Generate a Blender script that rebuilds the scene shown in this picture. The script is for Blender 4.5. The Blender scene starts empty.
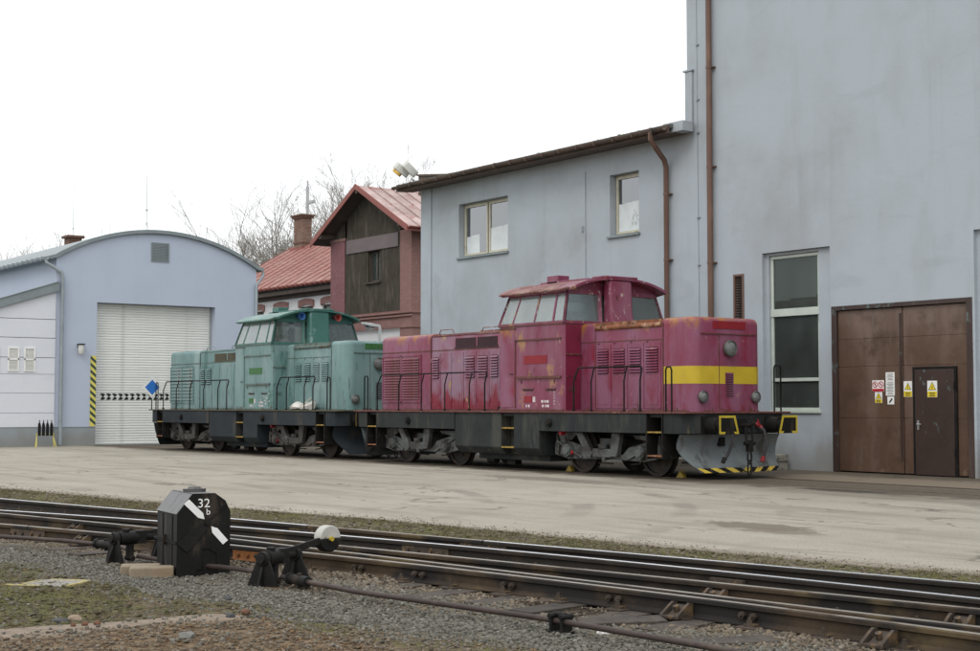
import bpy, bmesh, math, random
from mathutils import Vector, Matrix, noise as mnoise
PI = math.pi
R = math.radians
random.seed(7)
scn = bpy.context.scene

# ------------------------------------------------------------------ camera
cam_d = bpy.data.cameras.new('camera')
cam = bpy.data.objects.new('camera', cam_d)
scn.collection.objects.link(cam)
cam.location = (0, 0, 1.5)
cam.rotation_euler = (PI / 2 + R(3.116), 0, R(53.87))
cam_d.sensor_width = 36
cam_d.lens = 1466 / 980 * 36
cam_d.clip_start = 0.1
cam_d.clip_end = 3000
scn.camera = cam

# ------------------------------------------------------------------ sky, sun, exposure
SUN_EL, SUN_ROT = R(48), R(150)
world = bpy.data.worlds.new('World')
scn.world = world
world.use_nodes = True
wn = world.node_tree
wn.nodes.clear()
w_out = wn.nodes.new('ShaderNodeOutputWorld')
w_bg = wn.nodes.new('ShaderNodeBackground')
w_sky = wn.nodes.new('ShaderNodeTexSky')
w_sky.sky_type = 'NISHITA'
w_sky.sun_disc = False
w_sky.sun_elevation = SUN_EL
w_sky.sun_rotation = SUN_ROT
w_tc = wn.nodes.new('ShaderNodeTexCoord')
w_sep = wn.nodes.new('ShaderNodeSeparateXYZ')
wn.links.new(w_tc.outputs['Generated'], w_sep.inputs[0])
w_map = wn.nodes.new('ShaderNodeMapRange')          # overcast dome: brighter towards the zenith
w_map.inputs['From Min'].default_value = 0.0
w_map.inputs['From Max'].default_value = 1.0
w_map.inputs['To Min'].default_value = 10.2
w_map.inputs['To Max'].default_value = 14.0
wn.links.new(w_sep.outputs['Z'], w_map.inputs['Value'])
w_noi = wn.nodes.new('ShaderNodeTexNoise')
w_noi.inputs['Scale'].default_value = 2.2
w_noi.inputs['Detail'].default_value = 4
wn.links.new(w_tc.outputs['Generated'], w_noi.inputs['Vector'])
w_nm = wn.nodes.new('ShaderNodeMapRange')
w_nm.inputs['To Min'].default_value = 0.94
w_nm.inputs['To Max'].default_value = 1.06
wn.links.new(w_noi.outputs['Fac'], w_nm.inputs['Value'])
w_mul = wn.nodes.new('ShaderNodeMath'); w_mul.operation = 'MULTIPLY'
wn.links.new(w_map.outputs[0], w_mul.inputs[0]); wn.links.new(w_nm.outputs[0], w_mul.inputs[1])
w_cmb = wn.nodes.new('ShaderNodeMix'); w_cmb.data_type = 'RGBA'
w_cmb.inputs[0].default_value = 0.9
w_val = wn.nodes.new('ShaderNodeVectorMath'); w_val.operation = 'SCALE'
w_val.inputs[0].default_value = (0.985, 0.995, 1.0)
wn.links.new(w_mul.outputs[0], w_val.inputs['Scale'])
wn.links.new(w_sky.outputs[0], w_cmb.inputs[6])
wn.links.new(w_val.outputs[0], w_cmb.inputs[7])
wn.links.new(w_cmb.outputs[2], w_bg.inputs['Color'])
w_bg.inputs['Strength'].default_value = 0.1
wn.links.new(w_bg.outputs[0], w_out.inputs[0])

sun_d = bpy.data.lights.new('sun', 'SUN')
sun_d.energy = 0.7
sun_d.angle = R(24)
sun_d.color = (1.0, 0.97, 0.93)
sun = bpy.data.objects.new('sun', sun_d)
scn.collection.objects.link(sun)
# light comes from behind the camera, over its left shoulder
_dir = Vector((math.sin(SUN_ROT) * math.cos(SUN_EL), math.cos(SUN_ROT) * math.cos(SUN_EL), math.sin(SUN_EL)))
sun.rotation_euler = _dir.to_track_quat('Z', 'Y').to_euler()
sun.location = (-20, -20, 40)

scn.view_settings.view_transform = 'Standard'
scn.view_settings.look = 'None'
scn.view_settings.exposure = 0.3
scn.view_settings.gamma = 1.0
scn.view_settings.use_curve_mapping = False

# ------------------------------------------------------------------ mesh builder
class MB:
    def __init__(s):
        s.v, s.f, s.m, s.cur = [], [], [], 0
        s.T = None
    def add(s, vs, fs):
        o = len(s.v)
        if s.T is not None:
            vs = [tuple(s.T @ Vector(p)) for p in vs]
        s.v.extend(vs)
        for q in fs:
            s.f.append([i + o for i in q]); s.m.append(s.cur)
        return s
    def box(s, x0, x1, y0, y1, z0, z1):
        return s.add([(x0, y0, z0), (x1, y0, z0), (x1, y1, z0), (x0, y1, z0), (x0, y0, z1), (x1, y0, z1), (x1, y1, z1), (x0, y1, z1)],
                     [(0, 3, 2, 1), (4, 5, 6, 7), (0, 1, 5, 4), (1, 2, 6, 5), (2, 3, 7, 6), (3, 0, 4, 7)])
    def quad(s, a, b, c, d):
        return s.add([a, b, c, d], [(0, 1, 2, 3)])
    def bar(s, p0, p1, w, h, up=(0, 0, 1)):
        p0, p1 = Vector(p0), Vector(p1); d = (p1 - p0).normalized()
        u = Vector(up)
        a = d.cross(u)
        if a.length < 1e-4: a = d.cross(Vector((0, 1, 0)))
        a.normalize(); b = a.cross(d)
        a *= w / 2; b *= h / 2
        P = [p0 - a - b, p0 + a - b, p0 + a + b, p0 - a + b, p1 - a - b, p1 + a - b, p1 + a + b, p1 - a + b]
        return s.add([tuple(p) for p in P], [(0, 3, 2, 1), (4, 5, 6, 7), (0, 1, 5, 4), (1, 2, 6, 5), (2, 3, 7, 6), (3, 0, 4, 7)])
    def cyl(s, p0, p1, r0, r1=None, n=12, caps=True):
        r1 = r0 if r1 is None else r1
        p0, p1 = Vector(p0), Vector(p1); d = (p1 - p0).normalized()
        a = d.cross(Vector((0, 0, 1)))
        if a.length < 1e-4: a = Vector((1, 0, 0))
        a.normalize(); b = d.cross(a)
        vs = []
        for (p, r) in ((p0, r0), (p1, r1)):
            for k in range(n):
                t = 2 * PI * k / n
                vs.append(tuple(p + a * (r * math.cos(t)) + b * (r * math.sin(t))))
        fs = [(k, (k + 1) % n, n + (k + 1) % n, n + k) for k in range(n)]
        if caps: fs += [tuple(range(n - 1, -1, -1)), tuple(range(n, 2 * n))]
        return s.add(vs, fs)
    def tube(s, pts, r, n=8, caps=True):
        pts = [Vector(p) for p in pts]
        rr = r if isinstance(r, (list, tuple)) else [r] * len(pts)
        d0 = (pts[1] - pts[0]).normalized()
        a = d0.cross(Vector((0, 0, 1)))
        if a.length < 1e-3: a = d0.cross(Vector((0, 1, 0)))
        a.normalize()
        vs = []
        for i, p in enumerate(pts):
            if i == 0: d = d0
            elif i == len(pts) - 1: d = (pts[i] - pts[i - 1]).normalized()
            else: d = ((pts[i] - pts[i - 1]).normalized() + (pts[i + 1] - pts[i]).normalized()).normalized()
            a = (a - d * a.dot(d)).normalized(); b = d.cross(a)
            for k in range(n):
                t = 2 * PI * k / n
                vs.append(tuple(p + a * (rr[i] * math.cos(t)) + b * (rr[i] * math.sin(t))))
        fs = []
        for i in range(len(pts) - 1):
            for k in range(n):
                fs.append((i * n + k, i * n + (k + 1) % n, (i + 1) * n + (k + 1) % n, (i + 1) * n + k))
        if caps: fs += [tuple(range(n - 1, -1, -1)), tuple(range((len(pts) - 1) * n, len(pts) * n))]
        return s.add(vs, fs)
    def prism(s, poly, ax, a, b):
        n = len(poly)
        def P(p, t): return (t, p[0], p[1]) if ax == 'x' else ((p[0], t, p[1]) if ax == 'y' else (p[0], p[1], t))
        vs = [P(p, a) for p in poly] + [P(p, b) for p in poly]
        fs = [(k, (k + 1) % n, n + (k + 1) % n, n + k) for k in range(n)]
        fs += [tuple(range(n - 1, -1, -1)), tuple(range(n, 2 * n))]
        return s.add(vs, fs)
    def loft(s, rings, closed=True, cap0=True, cap1=True):
        n = len(rings[0]); vs = [tuple(p) for r in rings for p in r]; fs = []
        for i in range(len(rings) - 1):
            for k in range(n if closed else n - 1):
                fs.append((i * n + k, i * n + (k + 1) % n, (i + 1) * n + (k + 1) % n, (i + 1) * n + k))
        if cap0: fs.append(tuple(range(n - 1, -1, -1)))
        if cap1: fs.append(tuple(range((len(rings) - 1) * n, len(rings) * n)))
        return s.add(vs, fs)
    def disc(s, c, nrm, r, n=16):
        c = Vector(c); d = Vector(nrm).normalized(); a = d.cross(Vector((0, 0, 1)))
        if a.length < 1e-4: a = Vector((1, 0, 0))
        a.normalize(); b = d.cross(a)
        return s.add([tuple(c + a * (r * math.cos(2 * PI * k / n)) + b * (r * math.sin(2 * PI * k / n))) for k in range(n)], [tuple(range(n))])
    def ball(s, c, r, n=10, sz=1.0):
        rings = []
        for i in range(1, n // 2):
            t = PI * i / (n // 2)
            rings.append([(c[0] + r * math.sin(t) * math.cos(2 * PI * k / n), c[1] + r * math.sin(t) * math.sin(2 * PI * k / n), c[2] - r * sz * math.cos(t)) for k in range(n)])
        return s.loft(rings)
    def mesh(s, name, mats, smooth=True, fix=True):
        me = bpy.data.meshes.new(name)
        me.from_pydata(s.v, [], s.f)
        for m in (mats if isinstance(mats, (list, tuple)) else [mats]): me.materials.append(m)
        me.polygons.foreach_set('material_index', s.m)
        if fix:
            bm = bmesh.new(); bm.from_mesh(me); bmesh.ops.recalc_face_normals(bm, faces=bm.faces); bm.to_mesh(me); bm.free()
        if smooth:
            me.polygons.foreach_set('use_smooth', [True] * len(me.polygons))
            me.set_sharp_from_angle(angle=R(38))
        me.update()
        return me
    def build(s, name, mats, parent=None, bevel=0, smooth=True, fix=True, loc=None, rot=None):
        o = bpy.data.objects.new(name, s.mesh(name, mats, smooth, fix))
        scn.collection.objects.link(o)
        if parent is not None: o.parent = parent
        if loc: o.location = loc
        if rot: o.rotation_euler = rot
        if bevel:
            b = o.modifiers.new('bevel', 'BEVEL'); b.width = bevel; b.segments = 2; b.limit_method = 'ANGLE'; b.angle_limit = R(40)
        return o

def piece(name, me, parent, loc=(0, 0, 0), rot=(0, 0, 0), sc=(1, 1, 1)):
    o = bpy.data.objects.new(name, me); scn.collection.objects.link(o)
    o.parent = parent; o.location = loc; o.rotation_euler = rot; o.scale = sc
    return o
def tag(o, label, cat, group=None):
    o['label'] = label; o['category'] = cat
    if group: o['group'] = group
    return o
def thing(name, label, cat, loc=(0, 0, 0), rz=0, group=None):
    o = bpy.data.objects.new(name, None); scn.collection.objects.link(o)
    o.empty_display_size = 0.3
    o.location = loc; o.rotation_euler = (0, 0, rz)
    return tag(o, label, cat, group)
def struct(o): o['kind'] = 'structure'; return o
def stuff(o): o['kind'] = 'stuff'; return o
def copy_tree(o, parent=None):
    c = o.copy(); scn.collection.objects.link(c)
    if parent is not None: c.parent = parent
    for ch in list(o.children): copy_tree(ch, c)
    return c
def text_mesh(txt, size, thick=0.002):
    cu = bpy.data.curves.new('lettering', 'FONT'); cu.body = txt; cu.size = size; cu.extrude = thick
    cu.align_x = 'CENTER'; cu.align_y = 'CENTER'
    ob = bpy.data.objects.new('lettering', cu)
    me = bpy.data.meshes.new_from_object(ob)
    bpy.data.objects.remove(ob)
    return me

# ------------------------------------------------------------------ materials
class NT:
    def __init__(s, name):
        s.mat = bpy.data.materials.new(name); s.mat.use_nodes = True
        s.t = s.mat.node_tree; s.t.nodes.clear()
        s.out = s.t.nodes.new('ShaderNodeOutputMaterial')
    def n(s, ty, **kw):
        nd = s.t.nodes.new(ty)
        for k, v in kw.items(): setattr(nd, k, v)
        return nd
    def put(s, sock, v):
        if isinstance(v, bpy.types.NodeSocket): s.t.links.new(v, sock)
        elif isinstance(v, (tuple, list)) and sock.type == 'RGBA' and len(v) == 3: sock.default_value = (*v, 1)
        else: sock.default_value = v
    def math(s, op, a, b=0.0, clamp=False):
        nd = s.n('ShaderNodeMath', operation=op); nd.use_clamp = clamp
        s.put(nd.inputs[0], a); s.put(nd.inputs[1], b); return nd.outputs[0]
    def mix(s, f, a, b, mode='MIX'):
        nd = s.n('ShaderNodeMix', data_type='RGBA', blend_type=mode)
        s.put(nd.inputs[0], f); s.put(nd.inputs[6], a); s.put(nd.inputs[7], b); return nd.outputs[2]
    def obj(s):
        if not hasattr(s, '_o'): s._o = s.n('ShaderNodeTexCoord').outputs['Object']
        return s._o
    def geo(s):
        if not hasattr(s, '_g'): s._g = s.n('ShaderNodeNewGeometry').outputs['Position']
        return s._g
    def sep(s, v):
        nd = s.n('ShaderNodeSeparateXYZ'); s.put(nd.inputs[0], v); return nd.outputs
    def vscale(s, v, sc, off=(0, 0, 0)):
        nd = s.n('ShaderNodeMapping'); s.put(nd.inputs[0], v); nd.inputs['Scale'].default_value = sc; nd.inputs['Location'].default_value = off; return nd.outputs[0]
    def noise(s, scale, detail=3, v=None, rough=0.55, sc=None, off=(0, 0, 0), dist=0.0):
        v = s.obj() if v is None else v
        if sc or off != (0, 0, 0): v = s.vscale(v, sc or (1, 1, 1), off)
        nd = s.n('ShaderNodeTexNoise'); s.put(nd.inputs['Vector'], v)
        nd.inputs['Scale'].default_value = scale; nd.inputs['Detail'].default_value = detail; nd.inputs['Roughness'].default_value = rough
        nd.inputs['Distortion'].default_value = dist
        return nd.outputs['Fac']
    def rng(s, v, a, b, c=0.0, d=1.0, smooth=True):
        nd = s.n('ShaderNodeMapRange'); nd.interpolation_type = 'SMOOTHSTEP' if smooth else 'LINEAR'
        s.put(nd.inputs[0], v)
        for i, q in enumerate((a, b, c, d)): nd.inputs[1 + i].default_value = q
        return nd.outputs[0]
    def bsdf(s, col, rough=0.6, metal=0.0, spec=0.4, bump=None, bstr=0.3, bdist=0.01):
        nd = s.n('ShaderNodeBsdfPrincipled')
        s.put(nd.inputs['Base Color'], col); s.put(nd.inputs['Roughness'], rough); s.put(nd.inputs['Metallic'], metal)
        s.put(nd.inputs['Specular IOR Level'], spec)
        if bump is not None:
            b = s.n('ShaderNodeBump'); b.inputs['Strength'].default_value = bstr; b.inputs['Distance'].default_value = bdist
            s.put(b.inputs['Height'], bump); s.t.links.new(b.outputs[0], nd.inputs['Normal'])
        s.t.links.new(nd.outputs[0], s.out.inputs[0])
        return s.mat

def pm(name, base, rough=0.6, metal=0.0, spec=0.35, vary=0.18, vs=2.5, blots=(), bump=0.15, bscale=60, bdist=0.004, rnd=0.0, seed=0.0, world=False, dent=0.0):
    """general worn surface. blots: (colour, scale, centre, soft, stretch, (zlo, zhi, gain) or None)"""
    t = NT(name); V = t.geo() if world else t.obj()
    off = (seed * 3.7 + 1.3, seed * 1.9, seed * 2.3)
    n1 = t.noise(vs, 4, V, off=off)
    n2 = t.noise(vs * 9, 3, V, off=off)
    k = t.math('ADD', t.rng(n1, .25, .75, 1 - vary, 1 + vary, False), t.rng(n2, .25, .75, -vary * .45, vary * .45, False))
    if rnd:
        r = t.n('ShaderNodeObjectInfo').outputs['Random']
        k = t.math('MULTIPLY', k, t.rng(r, 0, 1, 1 - rnd, 1 + rnd, False))
    vm = t.n('ShaderNodeVectorMath', operation='SCALE'); vm.inputs[0].default_value = base; t.put(vm.inputs['Scale'], k)
    col = vm.outputs[0]
    z = t.sep(V)[2]
    for i, (c, s_, ce, so, st, zr) in enumerate(blots):
        nn = t.noise(s_, 5, V, .62, sc=st, off=(seed + i * 7.1, i * 3.3, seed * .7 + i))
        if zr:
            g = t.rng(z, zr[0], zr[1], 0, zr[2], False)
            nn = t.math('ADD', nn, g)
        m = t.rng(nn, ce - so, ce + so)
        col = t.mix(m, col, c)
    h = t.noise(bscale, 3, V)
    if dent: h = t.math('ADD', h, t.math('MULTIPLY', t.noise(2.6, 2, V), dent))
    return t.bsdf(col, rough, metal, spec, h, bump, bdist)

def flat(name, col, rough=0.5, metal=0.0, vary=0.08, spec=0.35):
    return pm(name, col, rough, metal, spec, vary, 4, bump=0.05)

S1 = (1, 1, 1)
STK = (1, 1, .12)           # vertical streaks
M = {}
RUST = (.105, .042, .02); RUSTO = (.33, .125, .035); RUSTD = (.06, .028, .018)
M['pink'] = pm('pink_paint', (.188, .034, .070), .40, dent=4, vary=.12, vs=1.1, blots=[
    ((.225, .085, .138), 1.5, .51, .16, (1, 1, .35), None),
    ((.19, .018, .040), 2.2, .60, .08, (1, 1, .4), None),
    ((.30, .15, .15), 5, .68, .05, S1, None),
    ((.30, .12, .04), 3.2, .80, .10, (1, 1, .5), (2.85, 3.28, .36)),
    (RUST, 7, .70, .035, (1, 1, .35), None), ((.10, .035, .03), 26, .685, .03, S1, None), ((.075, .03, .035), 3.0, .80, .10, (2.5, 2.5, .12), (2.3, 1.4, .16)),
    (RUST, 9, .80, .05, S1, (1.62, 1.36, .3)),
    ((.08, .015, .025), 14, .69, .06, STK, None)], bump=.25, bscale=18, bdist=.006)
M['pink_cab'] = pm('pink_cab_paint', (.182, .034, .068), .40, dent=4, vary=.14, vs=1.3, blots=[((.225, .085, .132), 1.5, .52, .14, (1, 1, .35), None), ((.32, .17, .085), 2.4, .635, .06, (1, 1, .6), None), ((.10, .02, .03), 6, .68, .05, (1, 1, .3), None), ((.42, .36, .34), 11, .70, .03, (1, 1, .5), (3.2, 3.5, .06)), (RUST, 8, .70, .035, (1, 1, .4), None), ((.08, .015, .025), 14, .69, .06, STK, None)], bump=.25, bscale=18, bdist=.006, seed=8)
M['pink_mid'] = pm('pink_paint_faded', (.225, .066, .105), .48, dent=4, vary=.12, vs=1.3, blots=[
    ((.25, .15, .205), 1.6, .50, .13, (1, 1, .5), None),
    ((.20, .016, .034), 2.6, .72, .10, (1, 1, .5), (2.25, 1.55, .32)),
    ((.36, .26, .10), 3.3, .665, .03, (1, 1, .5), None),
    ((.30, .12, .04), 3.2, .80, .10, (1, 1, .5), (2.95, 3.32, .24)),
    (RUST, 8, .69, .04, (1, 1, .35), None),
    ((.07, .015, .025), 14, .68, .06, STK, None)], bump=.25, bscale=18, bdist=.006, seed=3)
M['pink_top'] = pm('pink_roof_rust', (.165, .05, .055), .6, vary=.2, vs=2, blots=[
    ((.25, .14, .12), 2.3, .53, .10, S1, None), (RUST, 4, .59, .06, S1, None), ((.42, .34, .31), 7, .63, .04, S1, None)], bump=.3, bscale=20)
M['pink_rust'] = pm('rusty_gutter', (.20, .075, .035), .75, vary=.3, vs=5, blots=[((.42, .26, .17), 5, .58, .07, S1, None), (RUSTD, 7, .58, .06, S1, None)], bump=.4, bscale=30)
GRN2 = (.225, .315, .31)
M['green'] = pm('green_paint', (.136, .232, .226), .40, dent=4, vary=.10, vs=1.1, blots=[
    (GRN2, 1.4, .55, .15, (1, 1, .3), None), ((.06, .14, .12), 2, .63, .06, (1, 1, .4), None),
    ((.06, .09, .08), 12, .66, .07, STK, None),
    (RUST, 9, .84, .06, S1, (1.62, 1.36, .3)), (RUST, 8, .72, .03, S1, None), ((.07, .075, .06), 26, .69, .03, S1, None), ((.05, .065, .055), 3.0, .80, .10, (2.5, 2.5, .12), (2.3, 1.4, .16))], bump=.2, bscale=18, bdist=.006, seed=5)
M['green_mid'] = M['green']
M['green_dark'] = pm('green_paint_dark', (.055, .15, .125), .4, vary=.15, vs=1.5, blots=[(GRN2, 2.4, .67, .08, S1, None)], seed=2)
M['green_top'] = pm('green_roof', (.13, .225, .21), .55, vary=.15, blots=[((.22, .30, .28), 2, .55, .12, S1, None), ((.11, .12, .09), 6, .66, .05, S1, None)])
M['green_rust'] = pm('grimy_gutter', (.10, .15, .135), .6, vary=.2, blots=[((.08, .07, .05), 5, .55, .08, S1, None)])
M['frame'] = pm('frame_grey', (.023, .027, .027), .66, spec=.18, vary=.22, vs=1.5, blots=[
    ((.052, .053, .047), 2.2, .58, .1, (1, 1, .25), None), ((.10, .08, .05), 5, .68, .06, STK, None), ((.02, .022, .025), 3.5, .63, .05, (1, 1, .4), None),
    (RUST, 9, .74, .04, S1, None), ((.085, .072, .052), 1.1, .80, .09, (1, 1, .3), (.3, 1.5, .10))], bump=.25, bscale=14, bdist=.006)
M['frame_green'] = pm('frame_blue_grey', (.022, .028, .033), .66, spec=.18, vary=.2, vs=1.5, blots=[
    ((.055, .05, .042), 2.2, .63, .08, (1, 1, .25), None), ((.12, .08, .05), 5, .70, .05, STK, None), (RUST, 9, .76, .04, S1, None)], bump=.25, bscale=14, bdist=.006, seed=4)
M['black'] = pm('black_iron', (.013, .0125, .012), .6, spec=.14, vary=.3, vs=5, blots=[((.035, .027, .021), 5, .62, .08, S1, None)], bump=.3, bscale=40)
M['black_paint'] = pm('black_paint', (.011, .0108, .0102), .62, spec=.12, vary=.2, vs=3, blots=[((.042, .034, .026), 5, .61, .08, (1, 1, .25), None), ((.07, .035, .02), 12, .69, .04, (1, 1, .3), None), ((.05, .05, .048), 34, .68, .03, S1, None)], bump=.15, bscale=40)
M['bogie'] = pm('bogie_grey', (.092, .10, .097), .65, vary=.25, vs=2, blots=[((.036, .032, .028), 3, .52, .10, S1, None), ((.035, .03, .028), 6, .62, .06, S1, None)], bump=.3, bscale=25)
M['bogie_dark'] = pm('bogie_dirty', (.055, .05, .045), .7, vary=.3, vs=2, blots=[((.12, .125, .12), 3, .66, .06, S1, None), ((.03, .027, .025), 5, .58, .08, S1, None)], bump=.3, bscale=25)
M['wheel'] = pm('wheel_steel', (.034, .027, .023), .6, .3, vary=.3, vs=4, blots=[((.09, .055, .035), 5, .6, .08, S1, None)])
M['plough'] = pm('plough_grey', (.155, .176, .182), .55, vary=.14, vs=2.2, blots=[(RUST, 2.6, .80, .06, S1, (.95, .2, .16)), ((.10, .055, .04), 7, .70, .04, S1, None), ((.075, .075, .07), 3, .60, .10, (1, 1, .4), None), ((.10, .05, .03), 18, .67, .03, S1, None)], bump=.2)
M['yellow'] = pm('yellow_paint', (.46, .35, .03), .45, vary=.12, vs=4, blots=[((.22, .15, .03), 8, .70, .05, S1, None)])
M['yellow_stripe'] = pm('yellow_stripe', (.50, .36, .025), .45, vary=.08, vs=3, blots=[((.30, .18, .04), 6, .72, .05, S1, None)])
M['step'] = pm('step_tread', (.30, .20, .04), .6, vary=.3, vs=6, blots=[(RUST, 6, .58, .08, S1, None)])
M['red_plate'] = pm('red_plate', (.22, .010, .017), .5, vary=.15, vs=4)
M['green_plate'] = pm('green_plate', (.04, .13, .04), .5, vary=.2, vs=6)
M['white_paint'] = flat('white_paint', (.78, .78, .76))
M['off_white'] = flat('off_white', (.62, .62, .58))
M['red_paint'] = flat('red_paint', (.42, .02, .03))
M['blue_paint'] = flat('blue_paint', (.03, .17, .55))
M['blue_horn'] = flat('blue_horn', (.03, .09, .25)); M['red_horn'] = flat('red_horn', (.22, .035, .03)); M['chock_yellow'] = pm('chock_yellow', (.27, .19, .03), .6, vary=.3, vs=12); M['pink_seam'] = pm('pink_seam', (.115, .042, .036), .7, vary=.35, vs=6, blots=[((.26, .15, .09), 6, .64, .06, S1, None)], bump=.3); M['pink_deep'] = pm('pink_deep', (.165, .016, .042), .42, vary=.14, vs=1.5, blots=[((.09, .012, .02), 5, .66, .06, (1, 1, .3), None)], bump=.2, bscale=18)
M['sign_yellow'] = flat('sign_yellow', (.72, .56, .03))
M['sign_black'] = flat('sign_black', (.02, .02, .02))
M['louvre_dark'] = pm('louvre_shadow', (.04, .016, .022), .7, vary=.2)
M['louvre_green'] = pm('louvre_shadow_green', (.022, .034, .034), .7, vary=.2)
M['lamp_glass'] = pm('lamp_glass', (.15, .16, .155), .12, spec=.6, vary=.15, vs=14)
M['lamp_rim'] = pm('lamp_rim', (.13, .13, .12), .4, .5, vary=.2)
M['hose'] = pm('hose_rubber', (.035, .033, .033), .6)
M['sack'] = pm('sack_cloth', (.60, .58, .54), .8, vary=.15, vs=8, bump=.4, bscale=30)

def glass(name, tint, refl=0.06, dirt=0.0, dcol=(.45, .46, .45), dscale=3, gcol=(.95, .97, 1)):
    t = NT(name)
    tr = t.n('ShaderNodeBsdfTransparent'); t.put(tr.inputs[0], tint)
    gl = t.n('ShaderNodeBsdfGlossy'); gl.inputs['Roughness'].default_value = .03; t.put(gl.inputs[0], gcol)
    fr = t.n('ShaderNodeFresnel'); fr.inputs[0].default_value = 1.5
    f = t.math('ADD', t.math('MULTIPLY', fr.outputs[0], 1.5), refl, True)
    mx = t.n('ShaderNodeMixShader'); t.put(mx.inputs[0], f); t.t.links.new(tr.outputs[0], mx.inputs[1]); t.t.links.new(gl.outputs[0], mx.inputs[2])
    last = mx.outputs[0]
    if dirt:  # diffuse veil; on win_glass_dark it paints in a dim reflection
        di = t.n('ShaderNodeBsdfDiffuse'); t.put(di.inputs[0], dcol)
        nn = t.noise(dscale, 4, sc=(1, 1, .5))
        m2 = t.n('ShaderNodeMixShader'); t.put(m2.inputs[0], t.rng(nn, .3, .7, dirt * .55, min(1, dirt * 1.35), False))
        t.t.links.new(last, m2.inputs[1]); t.t.links.new(di.outputs[0], m2.inputs[2]); last = m2.outputs[0]
    t.t.links.new(last, t.out.inputs[0])
    return t.mat
M['cab_glass'] = glass('cab_glass_dusty', (.75, .82, .80), .06, .30, (.50, .54, .53), 1.5)
M['cab_glass_front'] = glass('cab_glass_clear', (.84, .90, .88), .04, .10, (.40, .44, .42), 2)
M['win_glass'] = glass('window_glass', (.55, .60, .60), .20, .04)
M['win_glass_dark'] = glass('window_glass_dark', (.52, .58, .56), .02, .24, (.17, .20, .185), 1.2, (.50, .57, .54))  # dim grey-green reflections painted in as a diffuse veil
import numpy as np
# ------------------------------------------------------------------ ground and yard
def clampx(x): return max(-22.0, min(-4.5, x))
def curve(c2, c1, c0):
    def f(x):
        q = clampx(x); return c2 * q * q + c1 * q + c0 + (2 * c2 * q + c1) * (x - q)
    return f
RA = curve(-2.93e-4, .17814, 11.2426)
RB = curve(-.010244, -.05374, 9.2997)
RC = curve(-.00136, .16347, 9.8194)
RD2 = curve(0, .12695, 8.7678)
RD = curve(-.009643, -.04144, 7.8611)
EDGE = [(-140, -6.1), (-60, 4.25), (-40, 6.86), (-26.85, 8.58), (-21.25, 9.32), (-19.7, 9.7), (-16.5, 10.33), (-13.4, 10.57), (-11.0, 10.8), (-9.1, 11.0), (-8.0, 11.23), (0, 12.5), (20, 15.7)]
def edge_y(x):
    for (a, b), (c, d) in zip(EDGE, EDGE[1:]):
        if x <= c: return b + (d - b) * (x - a) / (c - a)
    return EDGE[-1][1]

def mat_ground():
    t = NT('ground_soil'); P = t.geo(); X, Y, Z = t.sep(P)[:3]
    nb = t.noise(.9, 5, P, .6); nf = t.noise(9, 4, P, .6); nff = t.noise(60, 3, P, .6)
    wob = t.math('MULTIPLY', t.math('SUBTRACT', nb, .5), 1.1)
    # distance beyond the ballast shoulder
    yb = t.math('ADD', t.math('MULTIPLY', t.math('MAXIMUM', t.math('ADD', X, 12.5), 0), .2), 4.85)
    d = t.math('SUBTRACT', t.math('ADD', Y, wob), yb)
    grav = t.rng(d, -.12, .22)
    n25 = t.noise(24, 4, P, .65)
    soil = t.mix(t.rng(n25, .35, .65), (.060, .046, .028), (.150, .120, .080))
    moss = t.mix(t.rng(n25, .35, .65), (.062, .062, .018), (.135, .128, .048))
    moss = t.mix(t.math('MULTIPLY', t.rng(nff, .5, .7), .6), moss, (.045, .036, .022))
    near = t.mix(t.rng(t.math('ADD', t.math('MULTIPLY', nb, .5), t.math('ADD', t.math('MULTIPLY', nf, .35), t.math('MULTIPLY', n25, .25))), .50, .60), soil, moss)
    sand = t.mix(t.rng(nf, .3, .7), (.19, .152, .118), (.265, .217, .172))
    rub = t.mix(t.rng(nf, .35, .65), (.065, .042, .024), t.mix(t.rng(nff, .35, .65), (.12, .085, .05), (.23, .17, .11)))
    px = t.math('ADD', X, t.math('MULTIPLY', t.math('SUBTRACT', nf, .5), .10))
    path = t.math('MULTIPLY', t.rng(px, -10.22, -10.12), t.rng(t.math('ADD', Y, t.math('MULTIPLY', wob, .5)), 5.25, 5.0))
    rubm = t.rng(t.math('ADD', px, t.math('MULTIPLY', wob, .3)), -9.68, -9.38)
    near = t.mix(path, near, t.mix(rubm, sand, rub))
    gr = t.mix(t.rng(nff, .3, .7), (.10, .092, .078), (.21, .195, .165))
    # the trackbed between the outer rails: oily ballast, rust-brown towards the near rail
    dy = t.math('SUBTRACT', Y, t.math('ADD', t.math('MULTIPLY', X, .175), 8.9))
    bed = t.math('MULTIPLY', t.rng(dy, -.55, .05), t.rng(dy, 2.35, 2.1))
    oil = t.mix(t.rng(nf, .35, .65), (.016, .013, .011), (.048, .036, .026))
    brown = t.mix(t.rng(nff, .3, .7), (.115, .085, .055), (.20, .155, .105))
    gr = t.mix(t.rng(dy, -1.35, -.75), gr, brown)
    gr = t.mix(bed, gr, oil)
    verge = t.mix(t.rng(t.math('ADD', t.math('MULTIPLY', nb, .5), t.math('MULTIPLY', nf, .5)), .42, .56), (.12, .10, .07), (.095, .095, .032))
    gr = t.mix(t.rng(dy, 2.25, 2.5), gr, verge)
    col = t.mix(grav, near, gr)
    col = t.mix(t.rng(Y, 40, 55), col, (.10, .11, .05))
    return t.bsdf(col, .95, 0, .15, t.math('ADD', nf, t.math('MULTIPLY', nff, .6)), .6, .03)
M['ground'] = mat_ground()

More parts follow.
